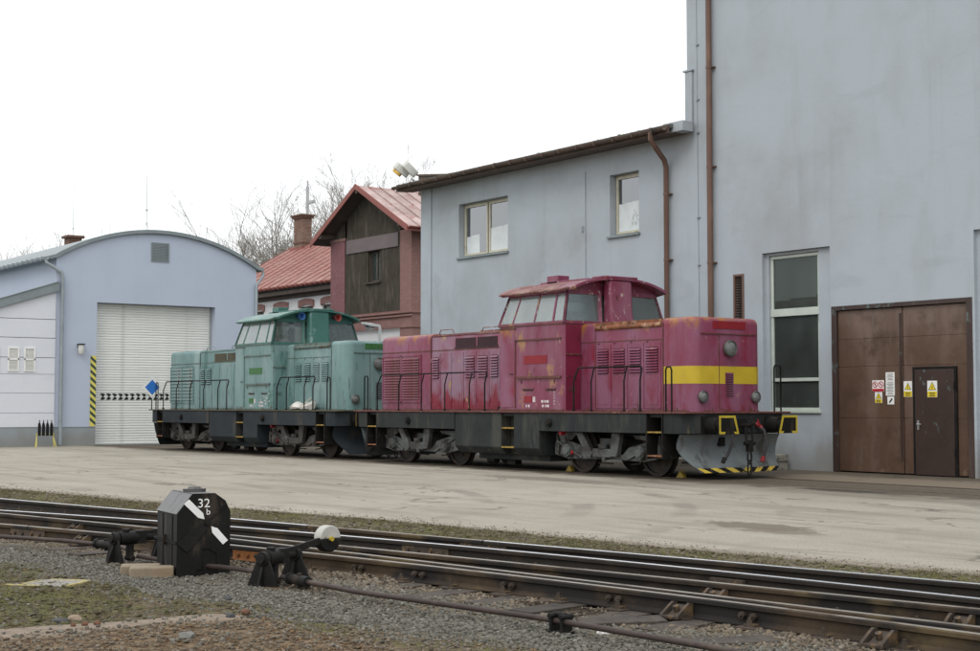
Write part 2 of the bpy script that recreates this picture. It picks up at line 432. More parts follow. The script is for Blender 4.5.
def mat_yard():
    t = NT('yard_concrete'); P = t.geo(); X, Y, Z = t.sep(P)[:3]
    nb = t.noise(.22, 5, P, .6); nm = t.noise(1.6, 5, P, .6); nf = t.noise(14, 4, P, .65); ng = t.noise(90, 2, P, .6)
    base = t.mix(t.rng(nb, .35, .65), (.285, .257, .21), (.37, .34, .285))
    base = t.mix(t.math('MULTIPLY', t.rng(nm, .42, .68), .35), base, (.225, .20, .165))
    base = t.mix(t.math('MULTIPLY', t.rng(nf, .45, .75), .3), base, (.19, .172, .145))
    base = t.mix(t.math('MULTIPLY', t.rng(ng, .47, .66), .6), base, (.50, .47, .40))
    base = t.mix(t.math('MULTIPLY', t.rng(t.noise(45, 3, P, .65, off=(5, 5, 0)), .49, .62), .6), base, (.165, .146, .115))
    # long streaks worn along the yard and curved wheel tracks
    st = t.noise(1.0, 4, P, .6, sc=(.16, 1.5, 1))
    base = t.mix(t.math('MULTIPLY', t.rng(st, .48, .68), .55), base, (.19, .168, .138))
    wv = t.n('ShaderNodeTexWave', wave_type='RINGS', rings_direction='Z'); t.put(wv.inputs['Vector'], t.vscale(P, (1, 1, 0), (26, -3, 0)))
    wv.inputs['Scale'].default_value = .21; wv.inputs['Distortion'].default_value = 1.6; wv.inputs['Detail'].default_value = 2; wv.inputs['Detail Scale'].default_value = .6
    tr = t.math('MULTIPLY', t.rng(wv.outputs['Fac'], .80, .97), t.rng(t.noise(.35, 3, P, off=(9, 4, 0)), .48, .62))
    base = t.mix(t.math('MULTIPLY', tr, .5), base, (.16, .145, .12))
    # dirt along the loco track and in front of the workshop gate
    wob = t.math('ADD', t.math('MULTIPLY', t.math('SUBTRACT', nm, .5), 2.2), t.math('MULTIPLY', t.math('SUBTRACT', nf, .5), .6))
    yy = t.math('ADD', Y, wob)
    dirt = t.mix(t.rng(nf, .35, .65), (.052, .042, .032), (.125, .102, .074))
    base = t.mix(t.math('MULTIPLY', t.rng(yy, 19.7, 20.5), .93), base, dirt)
    gate = t.math('MULTIPLY', t.rng(X, -23.5, -21.5), t.rng(t.math('ADD', Y, t.math('MULTIPLY', wob, .5)), 18.4, 19.6))
    base = t.mix(t.math('MULTIPLY', gate, .42), base, (.10, .082, .06))
    base = t.mix(t.math('MULTIPLY', t.rng(yy, 25.2, 24.2), t.math('MULTIPLY', t.rng(X, -22.5, -21.6), t.rng(Y, 21.9, 22.9))), base, (.19, .155, .115))
    # broken patches
    def patch(cx, cy, rx, ry, col, strength, base):
        dx = t.math('DIVIDE', t.math('SUBTRACT', X, cx), rx); dy = t.math('DIVIDE', t.math('SUBTRACT', Y, cy), ry)
        dd = t.math('ADD', t.math('ADD', t.math('MULTIPLY', dx, dx), t.math('MULTIPLY', dy, dy)), t.math('MULTIPLY', t.math('SUBTRACT', nm, .5), 1.8))
        dd = t.math('ADD', dd, t.math('MULTIPLY', t.math('SUBTRACT', t.noise(5, 5, P, .7), .5), 3.4))
        return t.mix(t.math('MULTIPLY', t.rng(dd, 1.15, .55), strength), base, col)
    base = patch(-17.2, 20.3, 1.1, .3, (.05, .042, .035), .9, base)
    base = patch(-23.5, 18.6, 2.6, .5, (.13, .115, .095), .6, base)
        # cracks
    base = patch(-12.9, 13.5, 1.0, .42, (.115, .095, .07), .8, base)
    base = patch(-12.2, 13.15, .7, .3, (.15, .125, .092), .7, base)
    vo = t.n('ShaderNodeTexVoronoi', feature='DISTANCE_TO_EDGE'); vo.inputs['Scale'].default_value = .42
    dn = t.n('ShaderNodeTexNoise'); t.put(dn.inputs['Vector'], P); dn.inputs['Scale'].default_value = 1.7; dn.inputs['Detail'].default_value = 5
    va = t.n('ShaderNodeVectorMath', operation='MULTIPLY_ADD'); t.put(va.inputs[0], dn.outputs['Color']); va.inputs[1].default_value = (.8, .8, .8); t.put(va.inputs[2], t.vscale(P, (.5, 1.1, 1)))
    t.put(vo.inputs['Vector'], va.outputs[0])
    ck = t.math('MULTIPLY', t.rng(vo.outputs['Distance'], .016, .004), t.rng(t.noise(.5, 3, P, off=(3, 8, 0)), .46, .56))
    base = t.mix(t.math('MULTIPLY', ck, .6), base, (.06, .052, .04))
    # crumbling front lip carries soil
    lip = t.math('SUBTRACT', Y, t.math('ADD', t.math('MULTIPLY', X, .148), 12.55))
    lipm = t.rng(t.math('ADD', lip, t.math('MULTIPLY', t.math('SUBTRACT', nf, .5), .5)), .28, -.05)
    base = t.mix(t.math('MULTIPLY', lipm, .7), base, t.mix(t.rng(nf, .4, .6), (.12, .098, .07), (.23, .195, .15)))
    h = t.math('ADD', t.math('MULTIPLY', nf, .7), t.math('MULTIPLY', ng, .4)); h = t.math('SUBTRACT', h, ck)
    return t.bsdf(base, .9, 0, .2, h, .35, .012)
M['yard'] = mat_yard()

def axis(lo, hi, step, outer_lo, outer_hi):
    a = list(outer_lo); x = lo
    while x <= hi + 1e-6: a.append(x); x += step
    return a + list(outer_hi)
gx = axis(-30, 0, .2, [-1500, -400, -120, -60, -40], [8, 30, 120, 400, 1500])
gy = axis(0, 14, .2, [-1500, -400, -100, -20, -5], [20, 40, 70, 150, 400, 1500])
gm = MB(); nx = len(gx)
def ground_z(x, y):
    if not (-30 <= x <= 0 and 0 <= y <= 14): return -.07
    z = -.065 + .03 * mnoise.noise((x * .5, y * .5, 0)) + .014 * mnoise.noise((x * 2.2, y * 2.2, 3))
    if y < 5.2: z += .02 * max(0, min(1, (5.2 - y)))
    # shoulders: ballast a little higher beside the near rail, path raised behind a soft edge
    if x > -10.15 and y < 5: z += .035 * min(1, (x + 10.15) * 4)
    v = (y - RA(x) - .12) / max(.1, edge_y(x) - RA(x) - .2)
    if v > 0: z = z * (1 - min(1, v)) + (-.012 + .012 * mnoise.noise((x * 2.5, y * 2.5, 8))) * min(1, v)
    if y > edge_y(x) + .05: z = min(z, -.02)
    return min(z, -.003)
gm.v = [(x, y, ground_z(x, y)) for y in gy for x in gx]
gm.f = [(j * nx + i, j * nx + i + 1, (j + 1) * nx + i + 1, (j + 1) * nx + i) for j in range(len(gy) - 1) for i in range(nx - 1)]
gm.m = [0] * len(gm.f)
struct(gm.build('ground', M['ground'], fix=False))

ym = MB(); rnd = random.Random(3)
xs = []; x = -140.0
while x < 20: xs.append(x); x += (.16 if -30 < x < 0 else 3.0)
front = [(x, edge_y(x) + .10 * mnoise.noise((x * 1.4, 5, 0)) + .05 * mnoise.noise((x * 5, 9, 0)) + (.16 * max(0, mnoise.noise((x * .9, 2, 7)) - .15))) for x in xs]
n = len(xs)
ym.v = [(x, y, 0.0) for x, y in front] + [(x, y - .03, -.09) for x, y in front] + [(x, 70, 0.0) for x, y in front]
for i in range(n - 1):
    ym.f += [(i, i + 1, 2 * n + i + 1, 2 * n + i), (n + i, n + i + 1, i + 1, i)]; ym.m += [0, 0]
struct(ym.build('yard', M['yard'], fix=False, smooth=False))

# ------------------------------------------------------------------ foreground turnout
M['rail_side'] = pm('rail_side_rust', (.055, .037, .022), .8, .1, vary=.3, vs=3, blots=[((.105, .075, .036), 2.2, .57, .08, (.5, 1, 1), None), ((.018, .015, .013), 1.6, .52, .07, (.6, 1, 1), None)], bump=.3, bscale=40)
M['rail_side_dark'] = pm('rail_side_darker', (.024, .019, .015), .75, .1, vary=.3, vs=3, blots=[((.06, .042, .024), 2.2, .60, .08, (.5, 1, 1), None)], bump=.3, bscale=40)  # darker brown sides for the rails with bright tops
M['rail_top'] = pm('rail_top_worn', (.72, .73, .76), .34, .9, vary=.12, vs=6, blots=[((.30, .26, .22), 5, .74, .05, (.3, 4, 1), None)], bump=.02)
M['rail_dull'] = pm('rail_top_dull', (.26, .235, .20), .42, .6, vary=.2, vs=5, blots=[((.11, .075, .045), 4, .6, .07, (.4, 2, 1), None)], bump=.05)
M['wood'] = pm('sleeper_wood', (.060, .048, .038), .85, vary=.3, vs=4, blots=[((.075, .064, .052), 6, .6, .08, (1, .15, 1), None), ((.025, .023, .023), 3, .57, .08, S1, None)], bump=.5, bscale=30, rnd=.3)
M['plate_iron'] = pm('plate_iron', (.062, .047, .036), .7, .2, vary=.3, vs=8, blots=[((.18, .11, .045), 9, .6, .08, S1, None)], bump=.3, rnd=.25)
M['iron_orange'] = pm('iron_orange', (.24, .095, .03), .8, .1, vary=.25, vs=9, bump=.3)
RP = [(-.0625, 0), (-.0625, .010), (-.02, .022), (-.0085, .034), (-.0085, .100), (-.034, .112), (-.035, .138), (-.027, .149), (-.014, .152), (.014, .152), (.027, .149), (.035, .138), (.034, .112), (.0085, .100), (.0085, .034), (.02, .022), (.0625, .010), (.0625, 0)]
def rail_mesh(fn, x0, x1, zb=-.05, step=.5, prof=RP, base_xy=None):
    mb = MB(); rings = []
    N = max(2, int((x1 - x0) / step)); 
    for i in range(N + 1):
        x = x0 + (x1 - x0) * i / N; sl = (fn(x + .05) - fn(x - .05)) / .1
        L = math.hypot(1, sl); nx_, ny_ = -sl / L, 1 / L
        rings.append([(x + nx_ * p, fn(x) + ny_ * p, zb + q) for p, q in prof])
    m = len(prof)
    mb.loft(rings, True)
    k = 0
    for i in range(len(rings) - 1):
        for j in range(m):
            if prof[j][1] > .145 and prof[(j + 1) % m][1] > .145: mb.m[k] = 1
            k += 1
    return mb
turn = thing('railway_turnout', 'interlaced rails of a railway turnout on dark ballast in front of the concrete yard', 'railway track', (-12, 7.8, -.05))
def rel(o, root):        # keep world coordinates under a placed root
    o.parent = root; o.matrix_parent_inverse = Matrix.Translation(-root.location)
    return o
def rail(fn, x0, x1, top):
    o = rail_mesh(fn, x0, x1).build('rail', [M['rail_side_dark' if top == 'rail_top' else 'rail_side'], M[top]]); return rel(o, turn)
rail(RA, -60, -15.2, 'rail_top'); rail(RA, -15.18, -12.42, 'rail_dull'); rail(RA, -12.40, 8, 'rail_top')
rail(RB, -60, 8, 'rail_top')
rail(RC, -60, 8, 'rail_dull')
rail(RD, -60, -17.0, 'rail_dull'); rail(RD, -16.98, 8, 'rail_dull')
rail(RD2, -14.9, -2.5, 'rail_dull')
# sleepers, all the way across both roads
sl_me = MB().box(-.125, .125, -1.72, 1.72, -.14, 0).mesh('sleeper', M['wood'])
sx = -29.6; tie_x = []
while sx < -1:
    mid = (RA(sx) + RD(sx)) / 2; ang = math.atan(.165)
    o = piece('sleeper', sl_me, None, (sx + random.uniform(-.03, .03), mid + random.uniform(-.06, .06), -.052), (0, 0, ang + random.uniform(-.02, .02)))
    rel(o, turn); tie_x.append(sx); sx += .62
def slope(fn, x): return math.atan((fn(x + .05) - fn(x - .05)) / .1)
tp = MB(); tp.box(-.09, .09, -.17, .17, -.012, .004)
for s in (-1, 1):
    tp.cyl((0.0, s * .105, 0), (0, s * .105, .05), .024, .02, 6); tp.box(-.045, .045, s * .085 - .03, s * .085 + .03, 0, .022); tp.cyl((0, s * .105, .05), (0, s * .105, .066), .013, .013, 6)
tp_me = tp.mesh('tie_plate', M['plate_iron'])
br = MB()                                     # bolted rail brace: two cheeks and a web
for s in (-1, 1): br.prism([(-.22, 0), (-.035, 0), (-.035, .10), (-.075, .105), (-.20, .028)], 'x', s * .075 - .012, s * .075 + .012)
br.box(-.075, .075, -.22, -.03, 0, .018); br.prism([(-.16, .018), (-.04, .018), (-.04, .085)], 'x', -.05, .05)
br.cyl((0, -.10, .02), (0, -.13, .085), .024, .024, 6)
br_me = br.mesh('rail_brace', M['plate_iron'])
for i, tx in enumerate(tie_x):
    for fn in (RA, RB, RC, RD):
        if tx < -24: continue
        y = fn(tx); o = piece('tie_plate', tp_me, None, (tx, y, -.046), (0, 0, slope(fn, tx))); rel(o, turn)
for fn, bx in ((RD, -7.93), (RD, -6.22), (RC, -8.35), (RC, -6.35), (RD, -15.9), (RC, -17.4), (RC, -15.3)):
    rel(piece('rail_brace', br_me, None, (bx, fn(bx), -.042), (0, 0, slope(fn, bx))), turn)
bo = MB(); 
bo.cyl((0, -.05, .07), (0, -.008, .07), .026, .024, 8); bo.cyl((0, -.07, .07), (0, -.05, .07), .013, .013, 6)
bo_me = bo.mesh('bolt', M['plate_iron'])
for bx in (-11.65, -10.85, -9.77, -8.62, -7.35, -13.05):
    for q in (-.05, .05): rel(piece('bolt', bo_me, None, (bx + q, RD(bx + q), -.05), (0, 0, slope(RD, bx))), turn)
fp = MB(); fp.prism([(-.05, .012), (-.012, .03), (-.012, .098), (-.032, .106), (-.03, .085), (-.03, .04)], 'x', -.33, .33)
for k in (-.24, -.09, .09, .24): fp.cyl((k, -.055, .067), (k, -.02, .067), .022, .02, 8)
fp_me = fp.mesh('fishplate', M['plate_iron']); fp_or = fp.mesh('fishplate', M['iron_orange'])
for fn, bx, me in ((RB, -12.55, fp_me), (RA, -15.19, fp_me), (RA, -12.41, fp_me), (RD, -13.15, fp_or), (RD, -16.99, fp_me)):
    rel(piece('fishplate', me, None, (bx, fn(bx), -.05), (0, 0, slope(fn, bx))), turn)
fp2 = MB().box(-.17, .17, -.07, -.02, .03, .095); fp2.cyl((-.11, -.095, .06), (-.11, -.06, .06), .02, .02, 8); fp2.cyl((.11, -.095, .06), (.11, -.06, .06), .02, .02, 8)
rel(fp2.build('distance_block', M['plate_iron'], loc=(-8.85, RB(-8.85), -.05), rot=(0, 0, slope(RB, -8.85))), turn)

# stones: one countless mass, each a small faceted lump
ICO = bmesh.new(); bmesh.ops.create_icosphere(ICO, subdivisions=1, radius=1)
IV = np.array([v.co[:] for v in ICO.verts]); IF = np.array([[v.index for v in f.verts] for f in ICO.faces]); ICO.free()
rng = np.random.default_rng(11)
def stones_mesh(name, pts, rad, mat, flatz=.65):
    N = len(pts); nv = len(IV)
    V = IV[None] * (1 + rng.uniform(-.38, .38, (N, nv, 1)))
    V = V * rng.uniform(.65, 1.35, (N, 1, 3)) * np.array([1, 1, flatz])
    a = rng.uniform(0, 6.28, N); c, s = np.cos(a), np.sin(a)
    x = V[:, :, 0] * c[:, None] - V[:, :, 1] * s[:, None]; y = V[:, :, 0] * s[:, None] + V[:, :, 1] * c[:, None]
    tl = rng.uniform(-.5, .5, N)[:, None]
    z = V[:, :, 2] + x * tl
    V = np.stack([x, y, z], 2) * rad[:, None, None] + pts[:, None, :]
    F = (IF[None] + (np.arange(N) * nv)[:, None, None]).reshape(-1, 3)
    me = bpy.data.meshes.new(name)
    me.vertices.add(N * nv); me.vertices.foreach_set('co', V.reshape(-1).astype(np.float32))
    me.loops.add(F.size); me.loops.foreach_set('vertex_index', F.reshape(-1).astype(np.int32))
    me.polygons.add(len(F)); me.polygons.foreach_set('loop_start', np.arange(0, F.size, 3, dtype=np.int32)); me.polygons.foreach_set('loop_total', np.full(len(F), 3, dtype=np.int32))
    at = me.attributes.new('tone', 'FLOAT', 'POINT'); at.data.foreach_set('value', np.repeat(rng.random(N), nv).astype(np.float32))
    me.materials.append(mat); me.update(); me.validate()
    o = bpy.data.objects.new(name, me); scn.collection.objects.link(o); return stuff(o)
def mat_stone(name, cols, k=1.0):
    t = NT(name); a = t.n('ShaderNodeAttribute', attribute_name='tone').outputs['Fac']
    rp = t.n('ShaderNodeValToRGB'); t.put(rp.inputs[0], a); el = rp.color_ramp.elements
    while len(el) < len(cols): el.new(.5)
    for i, c in enumerate(cols): el[i].position = i / (len(cols) - 1); el[i].color = (*[q * k for q in c], 1)
    nn = t.noise(35, 3, t.geo())
    return t.bsdf(t.mix(t.rng(nn, .3, .7), rp.outputs[0], t.mix(.5, rp.outputs[0], (.10, .09, .07)), 'MIX'), .9, 0, .2, t.noise(160, 2, t.geo()), .3, .004)
STONES = [(.065, .062, .052), (.11, .108, .09), (.17, .165, .14), (.145, .138, .112), (.215, .21, .185), (.115, .11, .092), (.165, .152, .122), (.13, .127, .112), (.27, .26, .235)]
BROWNS = [(.10, .075, .05), (.17, .13, .09), (.22, .175, .125), (.13, .105, .08), (.19, .16, .125), (.09, .07, .05), (.27, .235, .19)]
M['stone_grey'] = mat_stone('ballast_grey', STONES, .92); M['stone_brown'] = mat_stone('ballast_brown', BROWNS)
def scatter(N, x0, x1, ylo, yhi, r0, r1, keep=None, sink=.3):
    X = rng.uniform(x0, x1, N); lo = np.array([ylo(x) for x in X]); hi = np.array([yhi(x) for x in X])
    u = rng.random(N); Y = lo + (hi - lo) * u
    r = r0 + (r1 - r0) * rng.random(N) ** 2.2
    ok = np.ones(N, bool)
    if keep: ok = np.array([keep(a, b) for a, b in zip(X, Y)])
    X, Y, r = X[ok], Y[ok], r[ok]
    Z = np.array([ground_z(a, b) for a, b in zip(X, Y)]) + r * sink
    return np.stack([X, Y, Z], 1), r
sho = lambda x: 4.85 + max(0, x + 12.5) * .2
def stained(a, b):
    return min((a + 13.9) ** 2 * .8 + (b - 5.95) ** 2 * 3, (a + 11.3) ** 2 * .8 + (b - 6.15) ** 2 * 3, (a + 8.6) ** 2 * .35 + (b - 7.15) ** 2 * 3) + .12 * mnoise.noise((a * 4, b * 4, 0)) < .13
p, r = scatter(44000, -21, -4, lambda x: sho(x) - .42, lambda x: RD(x) - .42, .0065, .021, lambda a, b: not stained(a, b) and b > sho(a) - .1 + .35 * mnoise.noise((a * .9, b * .9, 1)) or random.random() < .12)
stones_mesh('ballast', p, r, M['stone_grey'])
p, r = scatter(14000, -22, -4, lambda x: RD(x) - .66, lambda x: RD(x) - .05, .007, .023, lambda a, b: not stained(a, b))
stones_mesh('brown_ballast', p, r, M['stone_brown'])
p, r = scatter(9000, -26, -3, lambda x: RD(x) + .06, lambda x: RA(x) + .1, .012, .034)
M['stone_oily'] = mat_stone('ballast_oily', BROWNS, .27)
stones_mesh('oily_ballast', p, r, M['stone_oily'])
p, r = scatter(9000, -15.5, -6, lambda x: 5.3, lambda x: RD(x) - .1, .007, .022, stained)
stones_mesh('stained_ballast', p, r, M['stone_oily'])
M['litter'] = mat_stone('litter_brown', [(.16, .085, .035), (.23, .14, .07), (.10, .055, .025), (.19, .12, .06), (.28, .20, .12)])
p, r = scatter(3800, -10.1, -6, lambda x: 2.6, lambda x: sho(x) + .1, .006, .017, lambda a, b: mnoise.noise((a * 1.6, b * 1.6, 14)) + min(0, 3 * (a + 9.45)) > -.1)
stones_mesh('leaf_litter', p, r, M['litter'], .28)
p, r = scatter(2600, -16, -9.5, lambda x: 3, lambda x: sho(x), .005, .014, lambda a, b: mnoise.noise((a * 1.1, b * 1.1, 24)) > .0)
stones_mesh('moss_litter', p, r, M['litter'], .28)
p, r = scatter(7000, -27, -5, lambda x: RA(x) + .08, lambda x: edge_y(x) + .03, .008, .024)
stones_mesh('verge_gravel', p, r, M['stone_brown'])
p, r = scatter(5200, -10.0, -5.5, lambda x: 2.6, lambda x: sho(x) - .1, .006, .02, lambda a, b: mnoise.noise((a * 1.3, b * 1.3, 4)) + 2.6 * (a + 9.5) > -.1)
stones_mesh('path_rubble', p, r, M['stone_brown'])
p, r = scatter(900, -15.5, -8, lambda x: 2.8, lambda x: sho(x), .008, .022)
stones_mesh('loose_stones', p, r, M['stone_grey'])

N_ = 1500; X_ = rng.uniform(-30, -4, N_); Y_ = np.array([edge_y(x) for x in X_]) + np.abs(rng.normal(0, .22, N_)) + .06
stones_mesh('yard_grit', np.stack([X_, Y_, np.full(N_, .003)], 1), .004 + .008 * rng.random(N_) ** 3, M['stone_brown'])
M['moss'] = mat_stone('moss_clumps', [(.055, .056, .018), (.09, .086, .03), (.12, .105, .05), (.075, .058, .035), (.10, .10, .036), (.055, .042, .027), (.10, .08, .05)])
p, r = scatter(15000, -17, -9, lambda x: 2.6, lambda x: sho(x) + .1, .008, .034, lambda a, b: (a < -10.2 or b > 5.0) and mnoise.noise((a * .9, b * .9, 0)) + .9 * mnoise.noise((a * 3.1, b * 3.1, 2)) > -.12, .05)
stones_mesh('moss_clumps', p, r, M['moss'], .38)
p, r = scatter(9000, -27, -5, lambda x: RA(x) + .14, lambda x: edge_y(x) + .02, .008, .034, lambda a, b: mnoise.noise((a * .7, b * 1.2, 5)) + .7 * mnoise.noise((a * 3, b * 3, 2)) > .0, .05)
stones_mesh('verge_moss', p, r, M['moss'], .4)
# moss and short grass
def blades(name, N, x0, x1, ylo, yhi, h0, h1, keep, mat):
    X = rng.uniform(x0, x1, N); lo = np.array([ylo(x) for x in X]); hi = np.array([yhi(x) for x in X]); Y = lo + (hi - lo) * rng.random(N)
    ok = np.array([keep(a, b) for a, b in zip(X, Y)]); X, Y = X[ok], Y[ok]; N = len(X)
    Z = np.array([ground_z(a, b) for a, b in zip(X, Y)]) - .004
    a = rng.uniform(0, 6.28, N); h = rng.uniform(h0, h1, N); w = rng.uniform(.002, .0045, N)
    dx, dy = np.cos(a) * w, np.sin(a) * w; lx, ly = rng.normal(0, .5, N) * h, rng.normal(0, .5, N) * h
    V = np.stack([np.stack([X - dx, Y - dy, Z], 1), np.stack([X + dx, Y + dy, Z], 1), np.stack([X + lx, Y + ly, Z + h], 1)], 1)
    me = bpy.data.meshes.new(name); me.vertices.add(3 * N); me.vertices.foreach_set('co', V.reshape(-1).astype(np.float32))
    me.loops.add(3 * N); me.loops.foreach_set('vertex_index', np.arange(3 * N, dtype=np.int32)); me.polygons.add(N)
    me.polygons.foreach_set('loop_start', np.arange(0, 3 * N, 3, dtype=np.int32)); me.polygons.foreach_set('loop_total', np.full(N, 3, dtype=np.int32))
    at = me.attributes.new('tone', 'FLOAT', 'POINT'); at.data.foreach_set('value', np.repeat(rng.random(N), 3).astype(np.float32))
    me.materials.append(mat); me.update()
    o = bpy.data.objects.new(name, me); scn.collection.objects.link(o); return stuff(o)
M['grass'] = mat_stone('grass_olive', [(.065, .07, .018), (.105, .105, .03), (.15, .13, .055), (.085, .085, .025), (.19, .155, .085), (.12, .09, .05)])
blades('short_grass', 42000, -17, -8, lambda x: 2.6, lambda x: sho(x) + .1, .008, .03,
       lambda a, b: mnoise.noise((a * .8, b * .8, 0)) + .8 * mnoise.noise((a * 2.6, b * 2.6, 2)) + .5 * mnoise.noise((a * 7, b * 7, 6)) > .05 and (a < -10.2 or random.random() < .12), M['grass'])
blades('verge_grass', 60000, -27, -5, lambda x: RA(x) + .14, lambda x: edge_y(x) + .04, .010, .055,
       lambda a, b: mnoise.noise((a * .6, b * 1.2, 5)) + .6 * mnoise.noise((a * 2.6, b * 2.6, 2)) + .3 * mnoise.noise((a * 8, b * 8, 2)) > -.02, M['grass'])

# yard track: two rails let into the surface
M['rail_yard'] = pm('yard_rail', (.11, .085, .06), .5, .5, vary=.25, vs=2)
yt = thing('yard_track', 'pair of rails let into the yard beneath the two locomotives', 'railway track', (-30, 21.8, 0))
YT = 21.8
for s in (-1, 1):
    mb = MB(); mb.box(-53.2, 0, YT + s * .7525 - .036, YT + s * .7525 + .036, -.05, .012)
    rel(mb.build('rail', M['rail_yard'], bevel=.006), yt)
gr = MB()
for s in (-1, 1): gr.box(-53.2, 0, YT + s * .66 - .045, YT + s * .66 + .045, -.04, .004)
rel(gr.build('flangeway', M['wheel']), yt)
# ------------------------------------------------------------------ walls with openings
def wall(mb, mp, u0, u1, z0, z1, ops):
    """front sheet with openings (u0,u1,z0,z1,depth); mp(u,z,d) -> world point, d inward"""
    us = sorted({u0, u1, *[o[0] for o in ops], *[o[1] for o in ops]}); zs = sorted({z0, z1, *[o[2] for o in ops], *[o[3] for o in ops]})
    us = [u for u in us if u0 <= u <= u1]; zs = [z for z in zs if z0 <= z <= z1]
    for a, b in zip(us, us[1:]):
        for c, d in zip(zs, zs[1:]):
            mu, mz = (a + b) / 2, (c + d) / 2
            if any(o[0] < mu < o[1] and o[2] < mz < o[3] for o in ops): continue
            mb.quad(mp(a, c, 0), mp(b, c, 0), mp(b, d, 0), mp(a, d, 0))
    for a, b, c, d, e in ops:
        mb.quad(mp(a, c, 0), mp(a, d, 0), mp(a, d, e), mp(a, c, e)); mb.quad(mp(b, c, 0), mp(b, d, 0), mp(b, d, e), mp(b, c, e))
        mb.quad(mp(a, d, 0), mp(b, d, 0), mp(b, d, e), mp(a, d, e))
        if c > z0: mb.quad(mp(a, c, 0), mp(b, c, 0), mp(b, c, e), mp(a, c, e))
def room(mb, x0, x1, y0, y1, z0, z1):     # dark space behind an opening (open towards -Y)
    mb.quad((x0, y1, z0), (x1, y1, z0), (x1, y1, z1), (x0, y1, z1))
    mb.quad((x0, y0, z0), (x0, y1, z0), (x0, y1, z1), (x0, y0, z1)); mb.quad((x1, y0, z0), (x1, y1, z0), (x1, y1, z1), (x1, y0, z1))
    mb.quad((x0, y0, z0), (x1, y0, z0), (x1, y1, z0), (x0, y1, z0)); mb.quad((x0, y0, z1), (x1, y0, z1), (x1, y1, z1), (x0, y1, z1))
def frame_rect(mb, x0, x1, z0, z1, y0, y1, w):
    mb.box(x0, x1, y0, y1, z0, z0 + w); mb.box(x0, x1, y0, y1, z1 - w, z1)
    mb.box(x0, x0 + w, y0, y1, z0 + w, z1 - w); mb.box(x1 - w, x1, y0, y1, z0 + w, z1 - w)

def mat_render_wall(name, base, stain, seed, base_dark=(.16, .15, .135), low=True):
    t = NT(name); P = t.geo(); z = t.sep(P)[2]; o = (seed, seed * 2, seed)
    n1 = t.noise(.28, 5, P, .6, off=o); n2 = t.noise(1.1, 5, P, .6, off=o, sc=(1, 1, .45)); n3 = t.noise(16, 4, P, .7); n4 = t.noise(90, 2, P, .6)
    col = t.mix(t.math('MULTIPLY', t.rng(n1, .44, .74), .62), base, stain)
    col = t.mix(t.math('MULTIPLY', t.rng(n2, .50, .74), .28), col, stain)
    st = t.noise(2.2, 5, P, .65, sc=(1, 1, .06), off=o)
    col = t.mix(t.math('MULTIPLY', t.rng(st, .52, .74), .12), col, base_dark)
    sm = t.noise(.8, 4, P, .6, sc=(.55, 1, 1.5), off=(seed + 4, 1, 2), dist=1.5)
    col = t.mix(t.math('MULTIPLY', t.rng(sm, .54, .80), .16), col, base_dark)
    col = t.mix(t.math('MULTIPLY', t.rng(n4, .35, .75), .30), col, base_dark)
    if low:
        lm = t.math('ADD', z, t.math('MULTIPLY', t.math('SUBTRACT', n2, .5), 1.6))
        col = t.mix(t.math('MULTIPLY', t.rng(lm, .9, .0), .55), col, (.20, .185, .15))
    vo = t.n('ShaderNodeTexVoronoi', feature='DISTANCE_TO_EDGE'); vo.inputs['Scale'].default_value = .3
    dn = t.n('ShaderNodeTexNoise'); t.put(dn.inputs['Vector'], P); dn.inputs['Scale'].default_value = 1.3; dn.inputs['Detail'].default_value = 5
    va = t.n('ShaderNodeVectorMath', operation='MULTIPLY_ADD'); t.put(va.inputs[0], dn.outputs['Color']); va.inputs[1].default_value = (1.2, 1.2, 1.2); t.put(va.inputs[2], P)
    t.put(vo.inputs['Vector'], va.outputs[0])
    ck = t.math('MULTIPLY', t.rng(vo.outputs['Distance'], .007, .002), t.rng(n1, .50, .56))
    col = t.mix(t.math('MULTIPLY', ck, .05), col, base_dark)
    return t.bsdf(col, .9, 0, .2, t.math('ADD', t.math('MULTIPLY', n3, .8), t.math('MULTIPLY', n4, .5)), .35, .012)
M['wall_grey'] = mat_render_wall('render_blue_grey', (.432, .486, .532), (.305, .315, .318), 2.0)
M['wall_lilac'] = mat_render_wall('render_lilac', (.455, .508, .61), (.41, .46, .555), 9.0, (.34, .39, .46), False)
M['plinth'] = mat_render_wall('plinth_grey', (.30, .34, .37), (.25, .275, .295), 5.0)
M['panel_pale'] = mat_render_wall('panel_pale', (.68, .70, .745), (.62, .645, .69), 15.0, (.46, .46, .52), False)
M['white_wall'] = mat_render_wall('white_wall', (.73, .735, .73), (.55, .55, .53), 3.0)
M['room'] = flat('dark_room', (.05, .055, .055), .9)
M['zinc'] = pm('zinc_sheet', (.23, .265, .275), .5, .35, vary=.15, vs=2, bump=.1)
M['zinc_pipe'] = pm('zinc_pipe', (.29, .33, .35), .5, .35, vary=.15, vs=3)
M['pipe_brown'] = pm('pipe_brown', (.135, .078, .058), .5, vary=.15, vs=2, blots=[((.20, .12, .085), 2, .6, .1, (1, 1, .3), None)])
M['eave_brown'] = pm('eave_brown', (.105, .072, .055), .65, vary=.25, vs=3, blots=[((.06, .055, .05), 4, .58, .08, S1, None)])
M['roof_felt'] = pm('roof_felt', (.12, .12, .115), .9, vary=.25, vs=2, blots=[((.10, .11, .05), 3, .6, .08, S1, None)])
